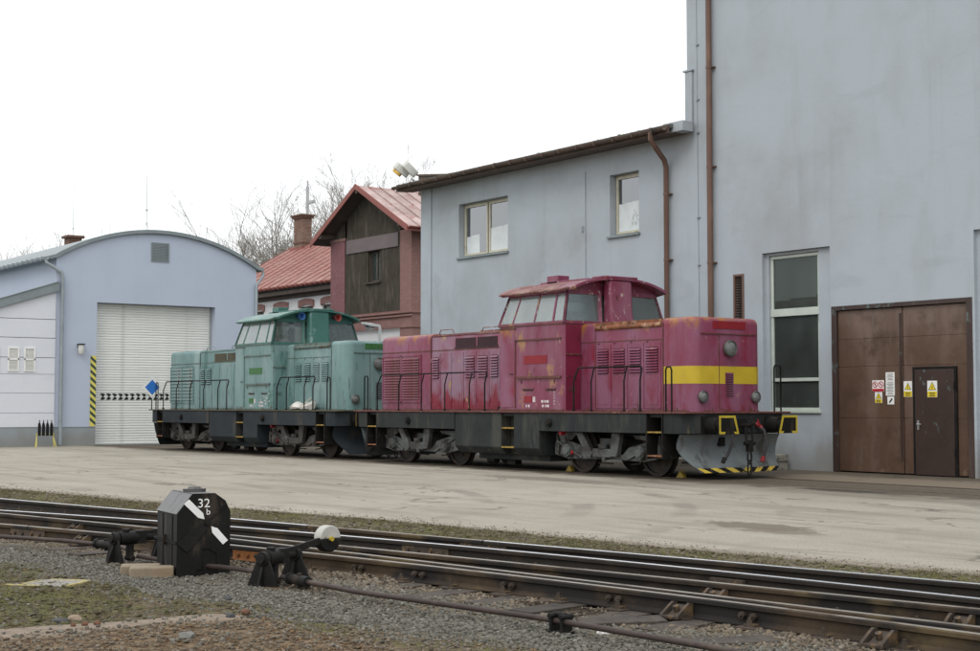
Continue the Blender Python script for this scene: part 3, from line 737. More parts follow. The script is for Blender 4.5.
M['door_brown'] = pm('door_brown', (.100, .060, .040), .42, vary=.14, vs=.9, blots=[((.165, .115, .09), 1.0, .60, .12, (1, 1, .25), (2.8, 3.9, .22)), ((.078, .048, .033), 1.4, .58, .10, S1, None), ((.24, .23, .21), 26, .77, .012, (1, 1, .35), (2.1, .2, .035)), ((.13, .10, .08), 6, .66, .05, STK, None), ((.16, .11, .07), 4, .80, .08, S1, (.4, 0, .22))], bump=.2, bscale=8, bdist=.01)
M['door_dark'] = pm('wicket_brown', (.050, .033, .028), .4, vary=.16, vs=1.2, blots=[((.10, .13, .125), 5, .70, .04, (1, 1, .6), (.4, 1.1, .06)), ((.09, .065, .055), 3, .62, .08, STK, None)], bump=.2, bscale=10, bdist=.008)
M['cream'] = pm('window_cream', (.50, .48, .38), .5, vary=.12, vs=3, blots=[((.24, .21, .15), 7, .66, .06, S1, None)])
M['pale_green_frame'] = pm('window_pale_green', (.50, .55, .49), .45, vary=.1, vs=3, blots=[((.30, .32, .27), 7, .68, .05, STK, None)])
M['film'] = pm('white_film', (.62, .66, .67), .5, vary=.1, vs=3)
M['curtain'] = pm('pale_curtain', (.46, .48, .45), .9, vary=.2, vs=6)
M['concrete'] = pm('concrete_step', (.24, .225, .19), .9, vary=.2, vs=3, blots=[((.10, .095, .08), 5, .6, .08, S1, None)], bump=.4, bscale=40)
M['shutter'] = pm('shutter_white', (.74, .755, .725), .45, vary=.05, vs=1.5, blots=[((.58, .60, .56), 1.5, .62, .1, S1, None)], bump=.02, rnd=.025)
M['galv'] = pm('galvanised', (.42, .44, .43), .45, .5, vary=.1)

# ------------------------------------------------------------------ workshop (tall block)
WY = 25.9
mpW = lambda u, z, d: (u, WY + d, z)
wk = thing('workshop_building', 'tall blue-grey rendered workshop block with the large brown gate and a brown downpipe', 'building', (-20, 30, 0))
mb = MB()
wall(mb, mpW, -26.95, -4, -.05, 15, [(-24.42, -22.335, -.05, 5.13, .10), (-22.30, -18.56, -.05, 3.74, .16), (-18.50, -16.45, -.05, 5.13, .10), (-25.33, -25.05, 3.25, 4.66, .12)])
for a, b in ((-24.42, -22.335), (-18.50, -16.45)):
    wall(mb, lambda u, z, d: (u, WY + .10 + d, z), a, b, -.05, 5.13, [(a + .12, a + 1.66, 1.36, 5.06, .14)])
mb.quad((-26.95, WY, -.05), (-26.95, 42, -.05), (-26.95, 42, 15), (-26.95, WY, 15)); mb.quad((-4, WY, -.05), (-4, 42, -.05), (-4, 42, 15), (-4, WY, 15))
mb.quad((-26.95, 42, -.05), (-4, 42, -.05), (-4, 42, 15), (-26.95, 42, 15))
rel(mb.build('wall', M['wall_grey'], fix=False), wk)
rel(MB().box(-27.1, -3.85, WY - .15, 42.1, 15, 15.25).build('roof', M['roof_felt']), wk)
rm = MB()
for a in (-24.30, -18.38): room(rm, a - (2.3 if a < -20 else 5), a + 3.5, WY + .25, WY + 7, -.5, 7.5)
rm.quad((-22.4, WY + .17, -.05), (-18.4, WY + .17, -.05), (-18.4, WY + .17, 3.8), (-22.4, WY + .17, 3.8)); rm.quad((-25.4, WY + .12, 3.2), (-25.0, WY + .12, 3.2), (-25.0, WY + .12, 4.7), (-25.4, WY + .12, 4.7))
rel(rm.build('interior', M['room'], fix=False), wk)
def tall_window(x0):
    x1 = x0 + 1.53; y = WY + .15; z0, z1 = 1.37, 5.05
    fr = MB(); frame_rect(fr, x0, x1, z0, z1, y, y + .09, .075)
    fr.box(x0, x1, y - .02, y + .09, 3.60, 3.78); fr.box(x0, x1, y - .01, y + .08, 2.06, 2.14)
    fr.box(x0 - .02, x1 + .04, y - .10, y + .02, z0 - .05, z0 - .003)
    f = rel(fr.build('window_frame', M['pale_green_frame'], bevel=.006), wk)
    for a, b in ((1.44, 2.07), (2.13, 3.61), (3.77, 4.98)):
        o = MB().box(x0 + .07, x1 - .07, y + .035, y + .045, a, b).build('pane', M['win_glass_dark']); o.parent = f
        o.matrix_parent_inverse = f.matrix_world.inverted() if False else Matrix.Identity(4)
    ib = MB().box(x0 + 1.02, x0 + 1.50, y + .5, y + .56, 1.4, 5.0)     # pale pillar standing behind the glass
    rel(ib.build('inner_pillar', M['curtain']), wk)
tall_window(-24.29); tall_window(-18.37)
lv = MB(); frame_rect(lv, -25.36, -25.02, 3.22, 4.69, WY - .025, WY + .03, .05)
L_ = rel(lv.build('vent_frame', M['pipe_brown']), wk)
sl = MB().bar((-25.31, 0, 0), (-25.07, 0, 0), .05, .012, (0, .7, .7)).mesh('slat', M['eave_brown'])
z = 3.3
while z < 4.64: rel(piece('slat', sl, None, (0, WY + .025, z)), wk); z += .062
# gate
gf = MB(); gf.box(-22.30, -22.16, WY - .02, WY + .12, 0.004, 3.74); gf.box(-18.70, -18.56, WY - .02, WY + .12, .004, 3.74); gf.box(-22.16, -18.70, WY - .02, WY + .12, 3.64, 3.74)
rel(gf.build('gate_frame', M['door_dark'], bevel=.008), wk)
def leaf(x0, x1):
    mb = MB(); zz = [.03, 1.22, 2.36, 2.98, 3.63]
    for a, b in zip(zz, zz[1:]): mb.box(x0, x1, WY + .05, WY + .10, a + .004, b - .004)
    mb.box(x0 + .01, x1 - .01, WY + .06, WY + .095, .03, 3.62)
    return rel(mb.build('gate_leaf', M['door_brown'], bevel=.004), wk)
leaf(-22.155, -20.385); l2 = leaf(-20.355, -18.705)
wd = MB(); wd.box(-20.03, -19.04, WY - .01, WY + .047, .02, 2.26)
w_ = rel(wd.build('wicket_door', M['door_dark'], bevel=.006), wk)
wf = MB(); frame_rect(wf, -20.09, -18.98, .012, 2.32, WY + .0, WY + .048, .055); rel(wf.build('wicket_frame', M['black']), wk)
hd = MB(); hd.box(-19.97, -19.93, WY - .022, WY - .008, .98, 1.18); hd.tube([(-19.95, WY - .02, 1.1), (-19.95, WY - .07, 1.1), (-19.84, WY - .07, 1.1)], .011, 6)
rel(hd.build('handle', M['galv']), wk)
hg = MB()
for z in (.45, 1.85): hg.cyl((-19.02, WY - .02, z), (-19.02, WY - .02, z + .14), .018, n=8)
rel(hg.build('hinge', M['black']), wk)
for z in (1.68,):
    pl = MB().box(-20.45, -20.40, WY + .03, WY + .052, .3, 3.5); rel(pl.build('gate_seal', M['door_dark']), wk)
# downpipe
dp = MB(); dp.tube([(-26.04, WY - .12, 15), (-26.04, WY - .12, .1)], .075, 12)
for z in (2.6, 5.0, 7.4, 9.9, 12.4): dp.cyl((-26.04, WY - .12, z), (-26.04, WY - .12, z + .06), .085, n=12); dp.box(-26.17, -25.91, WY - .09, WY - .002, z + .015, z + .045)
rel(dp.build('downpipe', M['pipe_brown']), wk)
cb = MB(); cb.tube([(-26.58, WY - .018, 15), (-26.57, WY - .018, 9), (-26.55, WY - .018, 4), (-26.56, WY - .018, .5)], .005, 5)
for z in (5.0, 6.2, 8.35, 9.2, 10.6): cb.box(-26.60, -26.50, WY - .03, WY - .002, z, z + .03)
rel(cb.build('conductor_wire', M['zinc']), wk)
bx = MB(); bx.box(-27.05, -26.75, WY - .10, WY - .002, 8.42, 8.62); bx.box(-26.97, -26.72, WY - .06, WY - .002, 8.62, 9.98); bx.box(-27.02, -26.68, WY - .09, WY - .002, 9.98, 10.03)
rel(bx.build('flue_casing', M['wall_grey'], bevel=.01), wk)
st = MB(); st.box(-28.0, -23.65, WY - .75, WY - .006, -.02, .19); st.box(-25.9, -23.62, WY - .55, WY - .008, .195, .36)
tag(st.build('concrete_step', M['concrete'], bevel=.02), 'low worn concrete step at the foot of the workshop wall below the tall window', 'step')

# signs on the gate
SY = WY + .05
def signplate(name, label, x0, x1, z0, z1, y, mat='white_paint'):
    o = MB().box(x0, x1, y - .006, y - .001, z0, z1).build(name, M[mat], bevel=.002); return tag(o, label, 'sign')
def sp(mb_fn, name, mat, root, y, lift=.009):
    mb = MB(); mb_fn(mb); o = mb.build(name, M[mat]); o.parent = root; return o
def tri(mb, cx, cz, r, y, d=.002):
    mb.prism([(cx - r, cz - r * .62), (cx + r, cz - r * .62), (cx, cz + r * 1.1)], 'y', y - d, y)
def warning(label, x0, x1, z0, z1, y, bolt):
    r_ = signplate('warning_sign', label, x0, x1, z0, z1, y)
    w, h = x1 - x0, z1 - z0; cx = (x0 + x1) / 2
    sp(lambda m: m.box(x0 + .006, x1 - .006, y - .0085, y - .0062, z0 + .006, z0 + h * .36), 'yellow_band', 'sign_yellow', r_, y)
    def txt(m):
        for k in range(3): m.box(cx - w * (.30 - .05 * (k % 2)), cx + w * (.30 - .05 * (k % 2)), y - .0105, y - .009, z0 + h * (.07 + k * .085), z0 + h * (.11 + k * .085))
    sp(txt, 'print_line', 'sign_black', r_, y)
    sp(lambda m: tri(m, cx, z0 + h * .62, w * .40, y - .0065), 'triangle_edge', 'sign_black', r_, y)
    sp(lambda m: tri(m, cx, z0 + h * .618, w * .325, y - .0088), 'triangle', 'sign_yellow', r_, y)
    def mark(m):
        zc = z0 + h * .60
        if bolt: m.prism([(cx + w * .06, zc + h * .12), (cx - w * .07, zc), (cx + w * .0, zc), (cx - w * .05, zc - h * .09), (cx + w * .08, zc + h * .03), (cx + w * .01, zc + h * .03)], 'y', y - .0125, y - .0111)
        else: m.box(cx - w * .03, cx + w * .03, y - .0125, y - .0111, zc - h * .02, zc + h * .14); m.box(cx - w * .03, cx + w * .03, y - .0125, y - .0111, zc - h * .085, zc - h * .045)
    sp(mark, 'symbol', 'sign_black', r_, y)
    return r_
warning('small yellow triangle warning sign under the red and white prohibition sign on the gate', -21.14, -20.94, 1.55, 1.79, SY, False)
warning('yellow triangle warning sign on the gate between the gate joint and the wicket door', -20.36, -20.14, 1.68, 2.02, SY, False)
warning('yellow lightning warning sign on the dark wicket door', -19.70, -19.45, 1.67, 2.02, WY - .011, True)
ns = signplate('prohibition_sign', 'red and white prohibition sign with two crossed circles on the left gate leaf', -21.21, -20.89, 1.80, 2.05, SY)
def ring(m, cx, cz, r0, r1, y, n=20):
    for k in range(n):
        a, b = 2 * PI * k / n, 2 * PI * (k + 1) / n
        m.prism([(cx + r0 * math.cos(a), cz + r0 * math.sin(a)), (cx + r1 * math.cos(a), cz + r1 * math.sin(a)), (cx + r1 * math.cos(b), cz + r1 * math.sin(b)), (cx + r0 * math.cos(b), cz + r0 * math.sin(b))], 'y', y - .002, y)
y_ = SY - .0065
for cx in (-21.13, -20.97):
    def rg(m, cx=cx): ring(m, cx, 1.955, .054, .072, y_); m.bar((cx - .045, y_ - .001, 2.0), (cx + .045, y_ - .001, 1.91), .002, .016, (1, 0, 1))
    sp(rg, 'crossed_circle', 'red_paint', ns, y_)
sp(lambda m: (m.box(-21.145, -21.115, y_ - .001, y_, 1.93, 1.985), m.box(-20.985, -20.955, y_ - .001, y_, 1.935, 1.975)), 'symbol', 'sign_black', ns, y_)
sp(lambda m: m.box(-21.205, -20.895, y_ - .002, y_, 1.805, 1.865), 'red_band', 'red_paint', ns, y_)
nt = signplate('notice_sheet', 'tall white printed notice on the left gate leaf above the arrow plate', -20.84, -20.60, 1.71, 2.22, SY)
def lines(m):
    for k in range(15):
        if k == 5: continue
        w = (.085, .07, .09, .06, .08)[k % 5]; zc = 2.18 - k * .031
        m.box(-20.72 - w, -20.72 + w, y_ - .001, y_, zc - .006, zc + .004)
sp(lines, 'print_line', 'sign_black', nt, y_)
ar = signplate('symbol_plate', 'small white plate with a black diagonal symbol below the tall notice', -20.80, -20.62, 1.52, 1.69, SY)
sp(lambda m: m.prism([(-20.76, 1.565), (-20.735, 1.55), (-20.66, 1.63), (-20.675, 1.66), (-20.70, 1.645)], 'y', y_ - .002, y_), 'symbol', 'sign_black', ar, y_)

# ------------------------------------------------------------------ lower wing
wg = thing('workshop_wing', 'lower blue-grey rendered wing with sloping brown eaves and two cream windows', 'building', (-33, 30, 0))
mb = MB()
wall(mb, mpW, -39.2, -26.951, -.05, 8.5, [(-37.12, -34.58, 6.06, 7.72, .34), (-29.97, -28.80, 6.06, 7.72, .34)])
mb.quad((-39.2, WY, -.05), (-39.2, 33.3, -.05), (-39.2, 33.3, 9.2), (-39.2, WY, 8.5)); mb.quad((-39.2, 33.3, -.05), (-26.96, 33.3, -.05), (-26.96, 33.3, 9.2), (-39.2, 33.3, 9.2))
mb.box(-39.2, -38.62, WY - .035, WY - .002, -.05, 8.42)          # corner pilaster
mb.box(-31.04, -30.98, WY - .03, WY - .002, .2, 7.95)            # movement joint strip
rel(mb.build('wall', M['wall_grey'], fix=False), wg)
rf = MB(); rf.prism([(25.30, 8.50), (25.30, 8.60), (33.5, 9.35), (33.5, 9.25)], 'x', -39.75, -26.96)
rel(rf.build('roof', M['roof_felt']), wg)
ev = MB(); ev.prism([(25.24, 8.36), (25.24, 8.56), (25.298, 8.56), (25.298, 8.40), (25.89, 8.45), (25.89, 8.40)], 'x', -39.70, -26.97)
rel(ev.build('eaves_board', M['eave_brown']), wg)
gt = MB(); pts = []
for k in range(9):
    a = PI + PI * k / 8; pts.append((25.14 + .085 * math.cos(a), 8.50 + .085 * math.sin(a)))
gt.prism(pts + [(25.14 + .078, 8.50), (25.14 + .05, 8.44), (25.14 - .05, 8.44), (25.14 - .078, 8.50)], 'x', -39.72, -27.0)
k = -39.4
while k < -27: gt.box(k, k + .03, 25.04, 25.245, 8.40, 8.53); k += .75
rel(gt.build('gutter', M['eave_brown']), wg)
ms = MB(); rr = random.Random(5)
for k in range(60):
    x = rr.uniform(-39.5, -27.2); ms.ball((x, 25.33 + rr.uniform(0, .15), 8.61), rr.uniform(.02, .05), 6, .6)
stuff(rel(ms.build('moss_clump', M['roof_felt']), wg))
d2 = MB(); d2.tube([(-27.50, 25.14, 8.44), (-27.50, 25.14, 8.26), (-27.54, 25.36, 8.06), (-27.60, 25.70, 7.80), (-27.62, 25.78, 7.62), (-27.62, 25.78, .1)], .07, 12)
for z in (1.5, 3.6, 5.2, 6.9): d2.cyl((-27.62, 25.78, z), (-27.62, 25.78, z + .06), .08, n=12); d2.box(-27.75, -27.49, 25.8, 25.898, z + .015, z + .045)
rel(d2.build('downpipe', M['pipe_brown']), wg)
co = MB(); co.box(-27.35, -26.62, 25.42, WY - .11, 8.40, 8.66); rel(co.build('eaves_end', M['wall_grey'], bevel=.01), wg)
rm = MB(); room(rm, -37.3, -34.4, WY + .345, WY + 2.6, 5.6, 8.0); room(rm, -30.1, -28.6, WY + .345, WY + 2.6, 5.6, 8.0); rel(rm.build('interior', M['room'], fix=False), wg)
def sash(parts, x0, x1, z0, z1):
    y = WY + .21
    fr = MB(); frame_rect(fr, x0, x1, z0, z1, y, y + .10, .04)
    f = rel(fr.build('window_frame', M['cream'], bevel=.005), wg)
    for i, (a, b) in enumerate(parts):
        s = MB(); frame_rect(s, a, b, z0 + .045, z1 - .045, y - .02, y + .04, .062); s.box((a + b) / 2 - .001, (a + b) / 2, y, y + .001, z0 + .1, z0 + .101)
        o = s.build('casement', M['cream'], bevel=.005); o.parent = f; o.matrix_parent_inverse = Matrix.Identity(4)
        o = MB().box(a + .07, b - .07, y + .01, y + .018, z0 + .12, z1 - .12).build('pane', M['win_glass']); o.parent = f
    return f
sash([(-37.06, -35.86), (-35.79, -34.63)], -37.11, -34.59, 6.07, 7.71)
sash([(-29.91, -28.85)], -29.96, -28.81, 6.07, 7.71)
sl_ = MB(); sl_.box(-37.18, -34.53, WY - .07, WY + .20, 6.0, 6.058); rel(sl_.build('window_sill', M['zinc'], bevel=.004), wg)
sl_ = MB(); sl_.box(-30.05, -28.75, WY - .07, WY + .20, 6.0, 6.058); rel(sl_.build('window_sill', M['zinc'], bevel=.004), wg)
def ragged(mb, x0, x1, z0, z1, y, seed):       # white film pasted over the lower half of a pane, torn upper edge
    N = 14; r2 = random.Random(seed)
    top = [(x0 + (x1 - x0) * i / N, z1 + .008 * r2.uniform(-1, 1) + .05 * i / N) for i in range(N + 1)]
    mb.prism([(x0, z0), (x1, z0)] + top[::-1], 'y', y, y + .003)
for a, b, c, q in ((-35.72, -34.70, 6.86, 1), (-29.84, -28.92, 6.92, 2), (-36.98, -36.3, 6.70, 4)):
    fm = MB(); ragged(fm, a, b, 6.17, c, WY + .216, q); rel(fm.build('window_film', M['film']), wg)
ct = MB(); ct.box(-36.3, -35.9, WY + .5, WY + .52, 6.1, 7.7); ct.box(-29.2, -28.8, WY + .5, WY + .52, 6.6, 7.7); rel(ct.build('curtain', M['curtain']), wg)
dr = MB(); r2 = random.Random(8)
for k in range(26): x = -29.30 + r2.random() * .36; z = 6.28 + r2.random() ** 1.5 * .42; dr.bar((x, WY + .2135, z), (x + r2.uniform(-.03, .03), WY + .2135, z + r2.uniform(.03, .09)), .010, .002)
rel(dr.build('window_drawing', M['zinc']), wg)
pb = MB(); pb.prism([(-40.7, 8.5), (-37.0, 8.5), (-37.0, 8.72), (-40.7, 9.14)], 'y', 26.75, 28.6); pb.prism([(-40.75, 9.15), (-36.95, 8.715), (-36.95, 8.77), (-40.75, 9.21)], 'y', 26.7, 28.65)
rel(pb.build('roof_upstand', M['eave_brown']), wg)
bt = MB().box(-31.13, -31.02, WY - .035, WY - .001, 6.3, 6.45); rel(bt.build('junction_box', M['zinc']), wg)

# floodlights on the wing's roof corner
def flood(x, y, z, tilt, yaw, label):
    t = thing('floodlight', label, 'floodlight', (x, y, z), 0, 'floodlights on the wing roof')
    h = MB(); h.T = Matrix.Rotation(yaw, 4, 'Z') @ Matrix.Rotation(tilt, 4, 'Y') @ Matrix.Diagonal((.62, 1.0, 1.75, 1))
    h.loft([[(-.42 + dx, s * w, zz) for s, zz in ((-1, -.09), (1, -.09), (1, .06), (-1, .06))] for dx, w in ((0, .10), (.18, .19), (.62, .17), (.95, .06))])
    h.build('housing', M['off_white'], t, bevel=.03)
    if 'amber' in label:
        g = MB(); g.T = h.T; g.loft([[(dx, s * w, zz) for s, zz in ((-1, -.15), (1, -.15), (1, -.085), (-1, -.085))] for dx, w in ((-.30, .10), (.0, .16), (.2, .12))]); g.build('lens', M['lens_amber'], t, bevel=.02)
    a = MB(); e = h.T @ Vector((.5, 0, 0)); a.tube([tuple(h.T @ Vector((.88, 0, -.02))), tuple(h.T @ Vector((2.1 if 'right' in label else 1.9, 0, -.1)))], .03, 8); a.build('arm', M['galv'], t)
    return t
M['lens_amber'] = pm('lens_amber', (.70, .46, .10), .25, vary=.2, vs=6)
flood(-41.65, 26.69, 9.52, R(40), R(50), 'left floodlight of the pair on the wing roof, amber lens showing')
flood(-41.22, 26.75, 9.50, R(46), R(52), 'right floodlight of the pair on the wing roof, fixed to the roof upstand')

# ------------------------------------------------------------------ barrel-roofed hall
HX = -53.0
mpH = lambda u, z, d: (HX - d, u, z)
Y0, Y1, ZE, ZP = 18.87, 27.05, 6.95, 8.10
hl = thing('barrel_roof_hall', 'lilac rendered hall with a low barrel roof and a closed white roller door', 'building', (HX - 10, 23, 0))
mb = MB()
wall(mb, mpH, Y0, Y1, .70, ZE, [(20.45, 25.28, .70, 5.36, .45)])
cy_, hw = (Y0 + Y1) / 2, (Y1 - Y0) / 2; rs = ZP - ZE; RR = (hw * hw + rs * rs) / (2 * rs); a0 = math.asin(hw / RR)
arc = [(cy_ + RR * math.sin(-a0 + 2 * a0 * k / 28), ZP - RR + RR * math.cos(-a0 + 2 * a0 * k / 28)) for k in range(29)]
mb.v += [(HX, y, z) for y, z in arc]; o_ = len(mb.v) - 29; mb.f.append(list(range(o_, o_ + 29))); mb.m.append(0)
mb.quad((HX, Y0, .7), (HX - 24, Y0, .7), (HX - 24, Y0, ZE), (HX, Y0, ZE)); mb.quad((HX, Y1, .7), (HX - 24, Y1, .7), (HX - 24, Y1, ZE), (HX, Y1, ZE))
rel(mb.build('wall', M['wall_lilac'], fix=False), hl)
for a, b in ((Y0 + .01, 20.45), (25.28, Y1)): rel(MB().box(HX - .3, HX - .02, a, b, -.02, .70).build('plinth', M['plinth']), hl)
rf = MB(); up = [(y + (y - cy_) / RR * .14, z + .14 * math.cos(math.asin((y - cy_) / RR))) for y, z in arc]
e0, e1 = (up[0][0] - .22, up[0][1] - .07), (up[-1][0] + .22, up[-1][1] - .07); b0, b1 = (e0[0] + .02, e0[1] - .12), (e1[0] - .02, e1[1] - .12)
rf.prism([e0] + up + [e1, b1] + [(y, z + .003) for y, z in arc[::-1]] + [b0], 'x', HX - 24, HX + .12)
rel(rf.build('roof', M['zinc']), hl)
gm_ = MB(); pts = [(Y0 - .36 + .08 * math.cos(PI + PI * k / 8), 6.93 + .08 * math.sin(PI + PI * k / 8)) for k in range(9)]
gm_.prism(pts + [(Y0 - .29, 6.93), (Y0 - .33, 6.88), (Y0 - .39, 6.88), (Y0 - .43, 6.93)], 'x', HX - 24, HX + .05)
x = HX - 23.5
while x < HX: gm_.box(x, x + .04, Y0 - .46, Y0 - .27, 6.84, 7.0); x += .55
rel(gm_.build('gutter', M['zinc_pipe']), hl)
dp = MB(); dp.tube([(HX - .05, Y0 - .36, 6.86), (HX - .02, Y0 - .36, 6.74), (HX + .10, Y0 - .12, 6.58), (HX + .12, Y0 + .16, 6.40), (HX + .12, Y0 + .2, 6.15), (HX + .12, Y0 + .2, .05)], .065, 10)
for z in (.9, 3.1, 5.4): dp.cyl((HX + .12, Y0 + .2, z), (HX + .12, Y0 + .2, z + .05), .075, n=10)
rel(dp.build('downpipe', M['zinc_pipe']), hl)
dp = MB(); dp.tube([(HX + .0, Y1 + .3, 6.86), (HX + .02, Y1 + .3, 6.7), (HX + .05, Y1 + .1, 6.45), (HX + .08, Y1 - .02, 6.3), (HX + .08, Y1 - .02, .05)], .06, 10)
rel(dp.build('downpipe', M['zinc_pipe']), hl)
vf = MB(); vf.T = Matrix(((0, -1, 0, HX), (1, 0, 0, 0), (0, 0, 1, 0), (0, 0, 0, 1))); frame_rect(vf, 22.56, 23.30, 7.02, 7.76, -.03, .0, .05)
vf.box(22.61, 23.25, -.008, -.002, 7.07, 7.71)
rel(vf.build('roof_vent', M['zinc']), hl)
sm_ = MB().bar((HX + .015, 22.61, 0), (HX + .015, 23.25, 0), .035, .010, (.6, 0, .8)).mesh('vent_slat', M['zinc_pipe'])
for k in range(11): rel(piece('vent_slat', sm_, None, (0, 0, 7.10 + k * .056)), hl)
# roller door built slat by slat
rd = rel(MB().box(HX - .44, HX - .40, 20.46, 25.27, .02, 5.35).build('roller_door', M['shutter']), hl)
sm_ = MB().prism([(HX - .40, 0), (HX - .372, .012), (HX - .362, .045), (HX - .372, .082), (HX - .40, .094)], 'y', 20.53, 25.20).mesh('slat', M['shutter'])
for k in range(55):
    o = piece('slat', sm_, rd, (0, 0, .04 + k * .0965))
gr = MB(); gr.box(HX - .42, HX - .33, 20.455, 20.53, .01, 5.35); gr.box(HX - .42, HX - .33, 25.20, 25.275, .01, 5.35); gr.box(HX - .42, HX - .30, 20.46, 25.27, .005, .045)
rel(gr.build('guide_rail', M['galv']), hl)
ch = MB(); x_ = HX - .352; y = 20.75
while y < 25.1:
    for s in (-1, 1): ch.quad((x_, y, 1.83 + s * .12), (x_, y + .13, 1.83 + s * .12), (x_, y + .19, 1.83 + s * .035), (x_, y + .06, 1.83 + s * .035))
    ch.quad((x_, y + .14, 1.83 + .1), (x_, y + .2, 1.83 + .1), (x_, y + .13, 1.83), (x_, y + .07, 1.83)); ch.quad((x_, y + .07, 1.82), (x_, y + .13, 1.82), (x_, y + .2, 1.73), (x_, y + .14, 1.73))
    y += .235
o = ch.build('chevron_tape', M['sign_black'], rd, smooth=False)
cb = MB(); cb.box(HX - 11.5, HX - 10.9, 23.3, 23.9, 7.8, 9.0); cb.box(HX - 11.6, HX - 10.8, 23.2, 24.0, 9.0, 9.12)
M['brick_dark'] = pm('chimney_brick', (.13, .075, .055), .9, vary=.3, vs=6)
c_ = rel(cb.build('chimney', M['brick_dark'], bevel=.02), hl)
am = MB(); am.tube([(HX - 11.2, 23.6, 9.1), (HX - 11.2, 23.6, 11.4)], .012, 5); am.ball((HX - 11.2, 23.6, 9.45), .05, 6); rel(am.build('lightning_rod', M['galv']), hl)
am = MB(); am.tube([(HX - 1.5, 23.0, 8.2), (HX - 1.5, 23.0, 10.6)], .012, 5)
for q in ((-.25, .25), (.25, -.25)): am.tube([(HX - 1.5, 23.0, 8.75), (HX - 1.5 + q[0], 23.0 + q[1], 8.2)], .010, 5)
am.ball((HX - 1.5, 23.0, 9.2), .06, 6); rel(am.build('lightning_rod', M['galv']), hl)
# things fixed to the hall front
M['hazard_yellow'] = flat('hazard_yellow', (.62, .55, .13)); M['hazard_dark'] = flat('hazard_dark', (.035, .06, .045))
hz = MB(); hz.box(HX + .002, HX + .012, 20.22, 20.44, .72, 3.35)
hz_o = tag(hz.build('hazard_strip', M['hazard_yellow']), 'yellow and black striped warning strip on the left edge of the roller door opening', 'warning strip')
hb = MB(); z = .78
while z < 3.25: hb.quad((HX + .014, 20.221, z + .16), (HX + .014, 20.439, z - .03), (HX + .014, 20.439, z + .09), (HX + .014, 20.221, z + .28 if z + .28 < 3.35 else 3.35)); z += .255
hb.build('stripe', M['hazard_dark'], hz_o, smooth=False)
lp = thing('wall_lamp', 'small bulkhead lamp with a white globe on the lilac wall beside the roller door', 'lamp', (HX, 19.80, 3.58))
lb = MB(); lb.box(0, .06, -.09, .09, .05, .20); lb.box(.02, .26, -.12, .12, .16, .20); lb.build('bracket', M['black'], lp, bevel=.01)
lg = MB(); lg.loft([[(.14 + r_ * math.cos(2 * PI * k / 12), r_ * math.sin(2 * PI * k / 12), z) for k in range(12)] for z, r_ in ((.15, .10), (.02, .11), (-.12, .10), (-.19, .06))]); lg.build('globe', M['off_white'], lp)

# ------------------------------------------------------------------ annex against the hall
ax = thing('annex_building', 'pale panelled lean-to annex with white vent windows at the left edge', 'building', (HX - 5, 15, 0))
AX = HX + .03
def ztop(y): return 5.68 - (18.78 - y) * .325
ys, ye = 10.0, 18.866; zz = [.70, 1.22, 1.94, 2.63, 3.24, 3.96, 4.65, 9]
for a, b in zip(zz, zz[1:]):
    p = MB(); g = .010
    yl = ys
    if b == 9:
        y_c = max(ys, 18.78 - (5.68 - a) / .325)
        p.prism([(y_c, a + g), (ye, a + g), (ye, ztop(ye))], 'x', AX - .25, AX)
    else:
        pts = [(ys, a + g), (ye, a + g), (ye, b - g)]
        if ztop(ys) < b - g:
            y_c = 18.78 - (5.68 - b + g) / .325
            pts.append((y_c, b - g)); 
            if ztop(ys) > a + g: pts.append((ys, ztop(ys)))
            else:
                pts = [(18.78 - (5.68 - a - g) / .325, a + g), (ye, a + g), (ye, b - g), (y_c, b - g)]
        else: pts.append((ys, b - g))
        p.prism(pts, 'x', AX - .25, AX)
    rel(p.build('wall_panel', M['panel_pale'], bevel=.004), ax)
p = MB(); p.box(AX - .24, AX - .03, ys, ye, .71, 2.9); rel(p.build('wall_core', M['panel_pale']), ax)
p = MB(); p.box(AX - .30, AX - .02, ys, ye, -.02, .70); rel(p.build('plinth', M['plinth'], bevel=.004), ax)
p = MB(); p.prism([(ys - .3, ztop(ys - .3)), (ye, ztop(ye)), (ye, ztop(ye) + .10), (ys - .3, ztop(ys - .3) + .10)], 'x', HX - 12, AX + .05); rel(p.build('roof', M['zinc']), ax)
p = MB(); p.prism([(ys - .32, ztop(ys - .32) - .02), (ye + .08, ztop(ye + .08) - .02), (ye + .08, ztop(ye + .08) + .30), (ys - .32, ztop(ys - .32) + .26)], 'x', AX + .052, AX + .12)
p.prism([(ys - .32, ztop(ys - .32) + .262), (ye + .08, ztop(ye + .08) + .302), (ye + .08, ztop(ye + .08) + .34), (ys - .32, ztop(ys - .32) + .30)], 'x', AX - .2, AX + .15)
rel(p.build('verge_flashing', M['zinc'], bevel=.006), ax)
for a, b in ((17.13, 17.53), (17.72, 18.12), (16.42, 16.82)):
    f = MB(); f.T = Matrix(((0, -1, 0, AX), (1, 0, 0, 0), (0, 0, 1, 0), (0, 0, 0, 1)))
    frame_rect(f, a, b, 2.73, 3.60, -.035, .01, .045); f.box(a, b, -.035, .01, 3.14, 3.20)
    f.box(a + .04, b - .04, -.004, -.001, 2.77, 3.56)
    wf_ = rel(f.build('window_frame', M['white_paint'], bevel=.004), ax)
    for c, d in ((2.775, 3.14), (3.20, 3.555)):
        s = MB(); 
        for k in range(8): zc = c + (d - c) * (k + .5) / 8; s.bar((AX + .014, a + .045, zc), (AX + .014, b - .045, zc), .022, .008, (.6, 0, .8))
        o = s.build('louvre', M['off_white'], wf_, smooth=False)
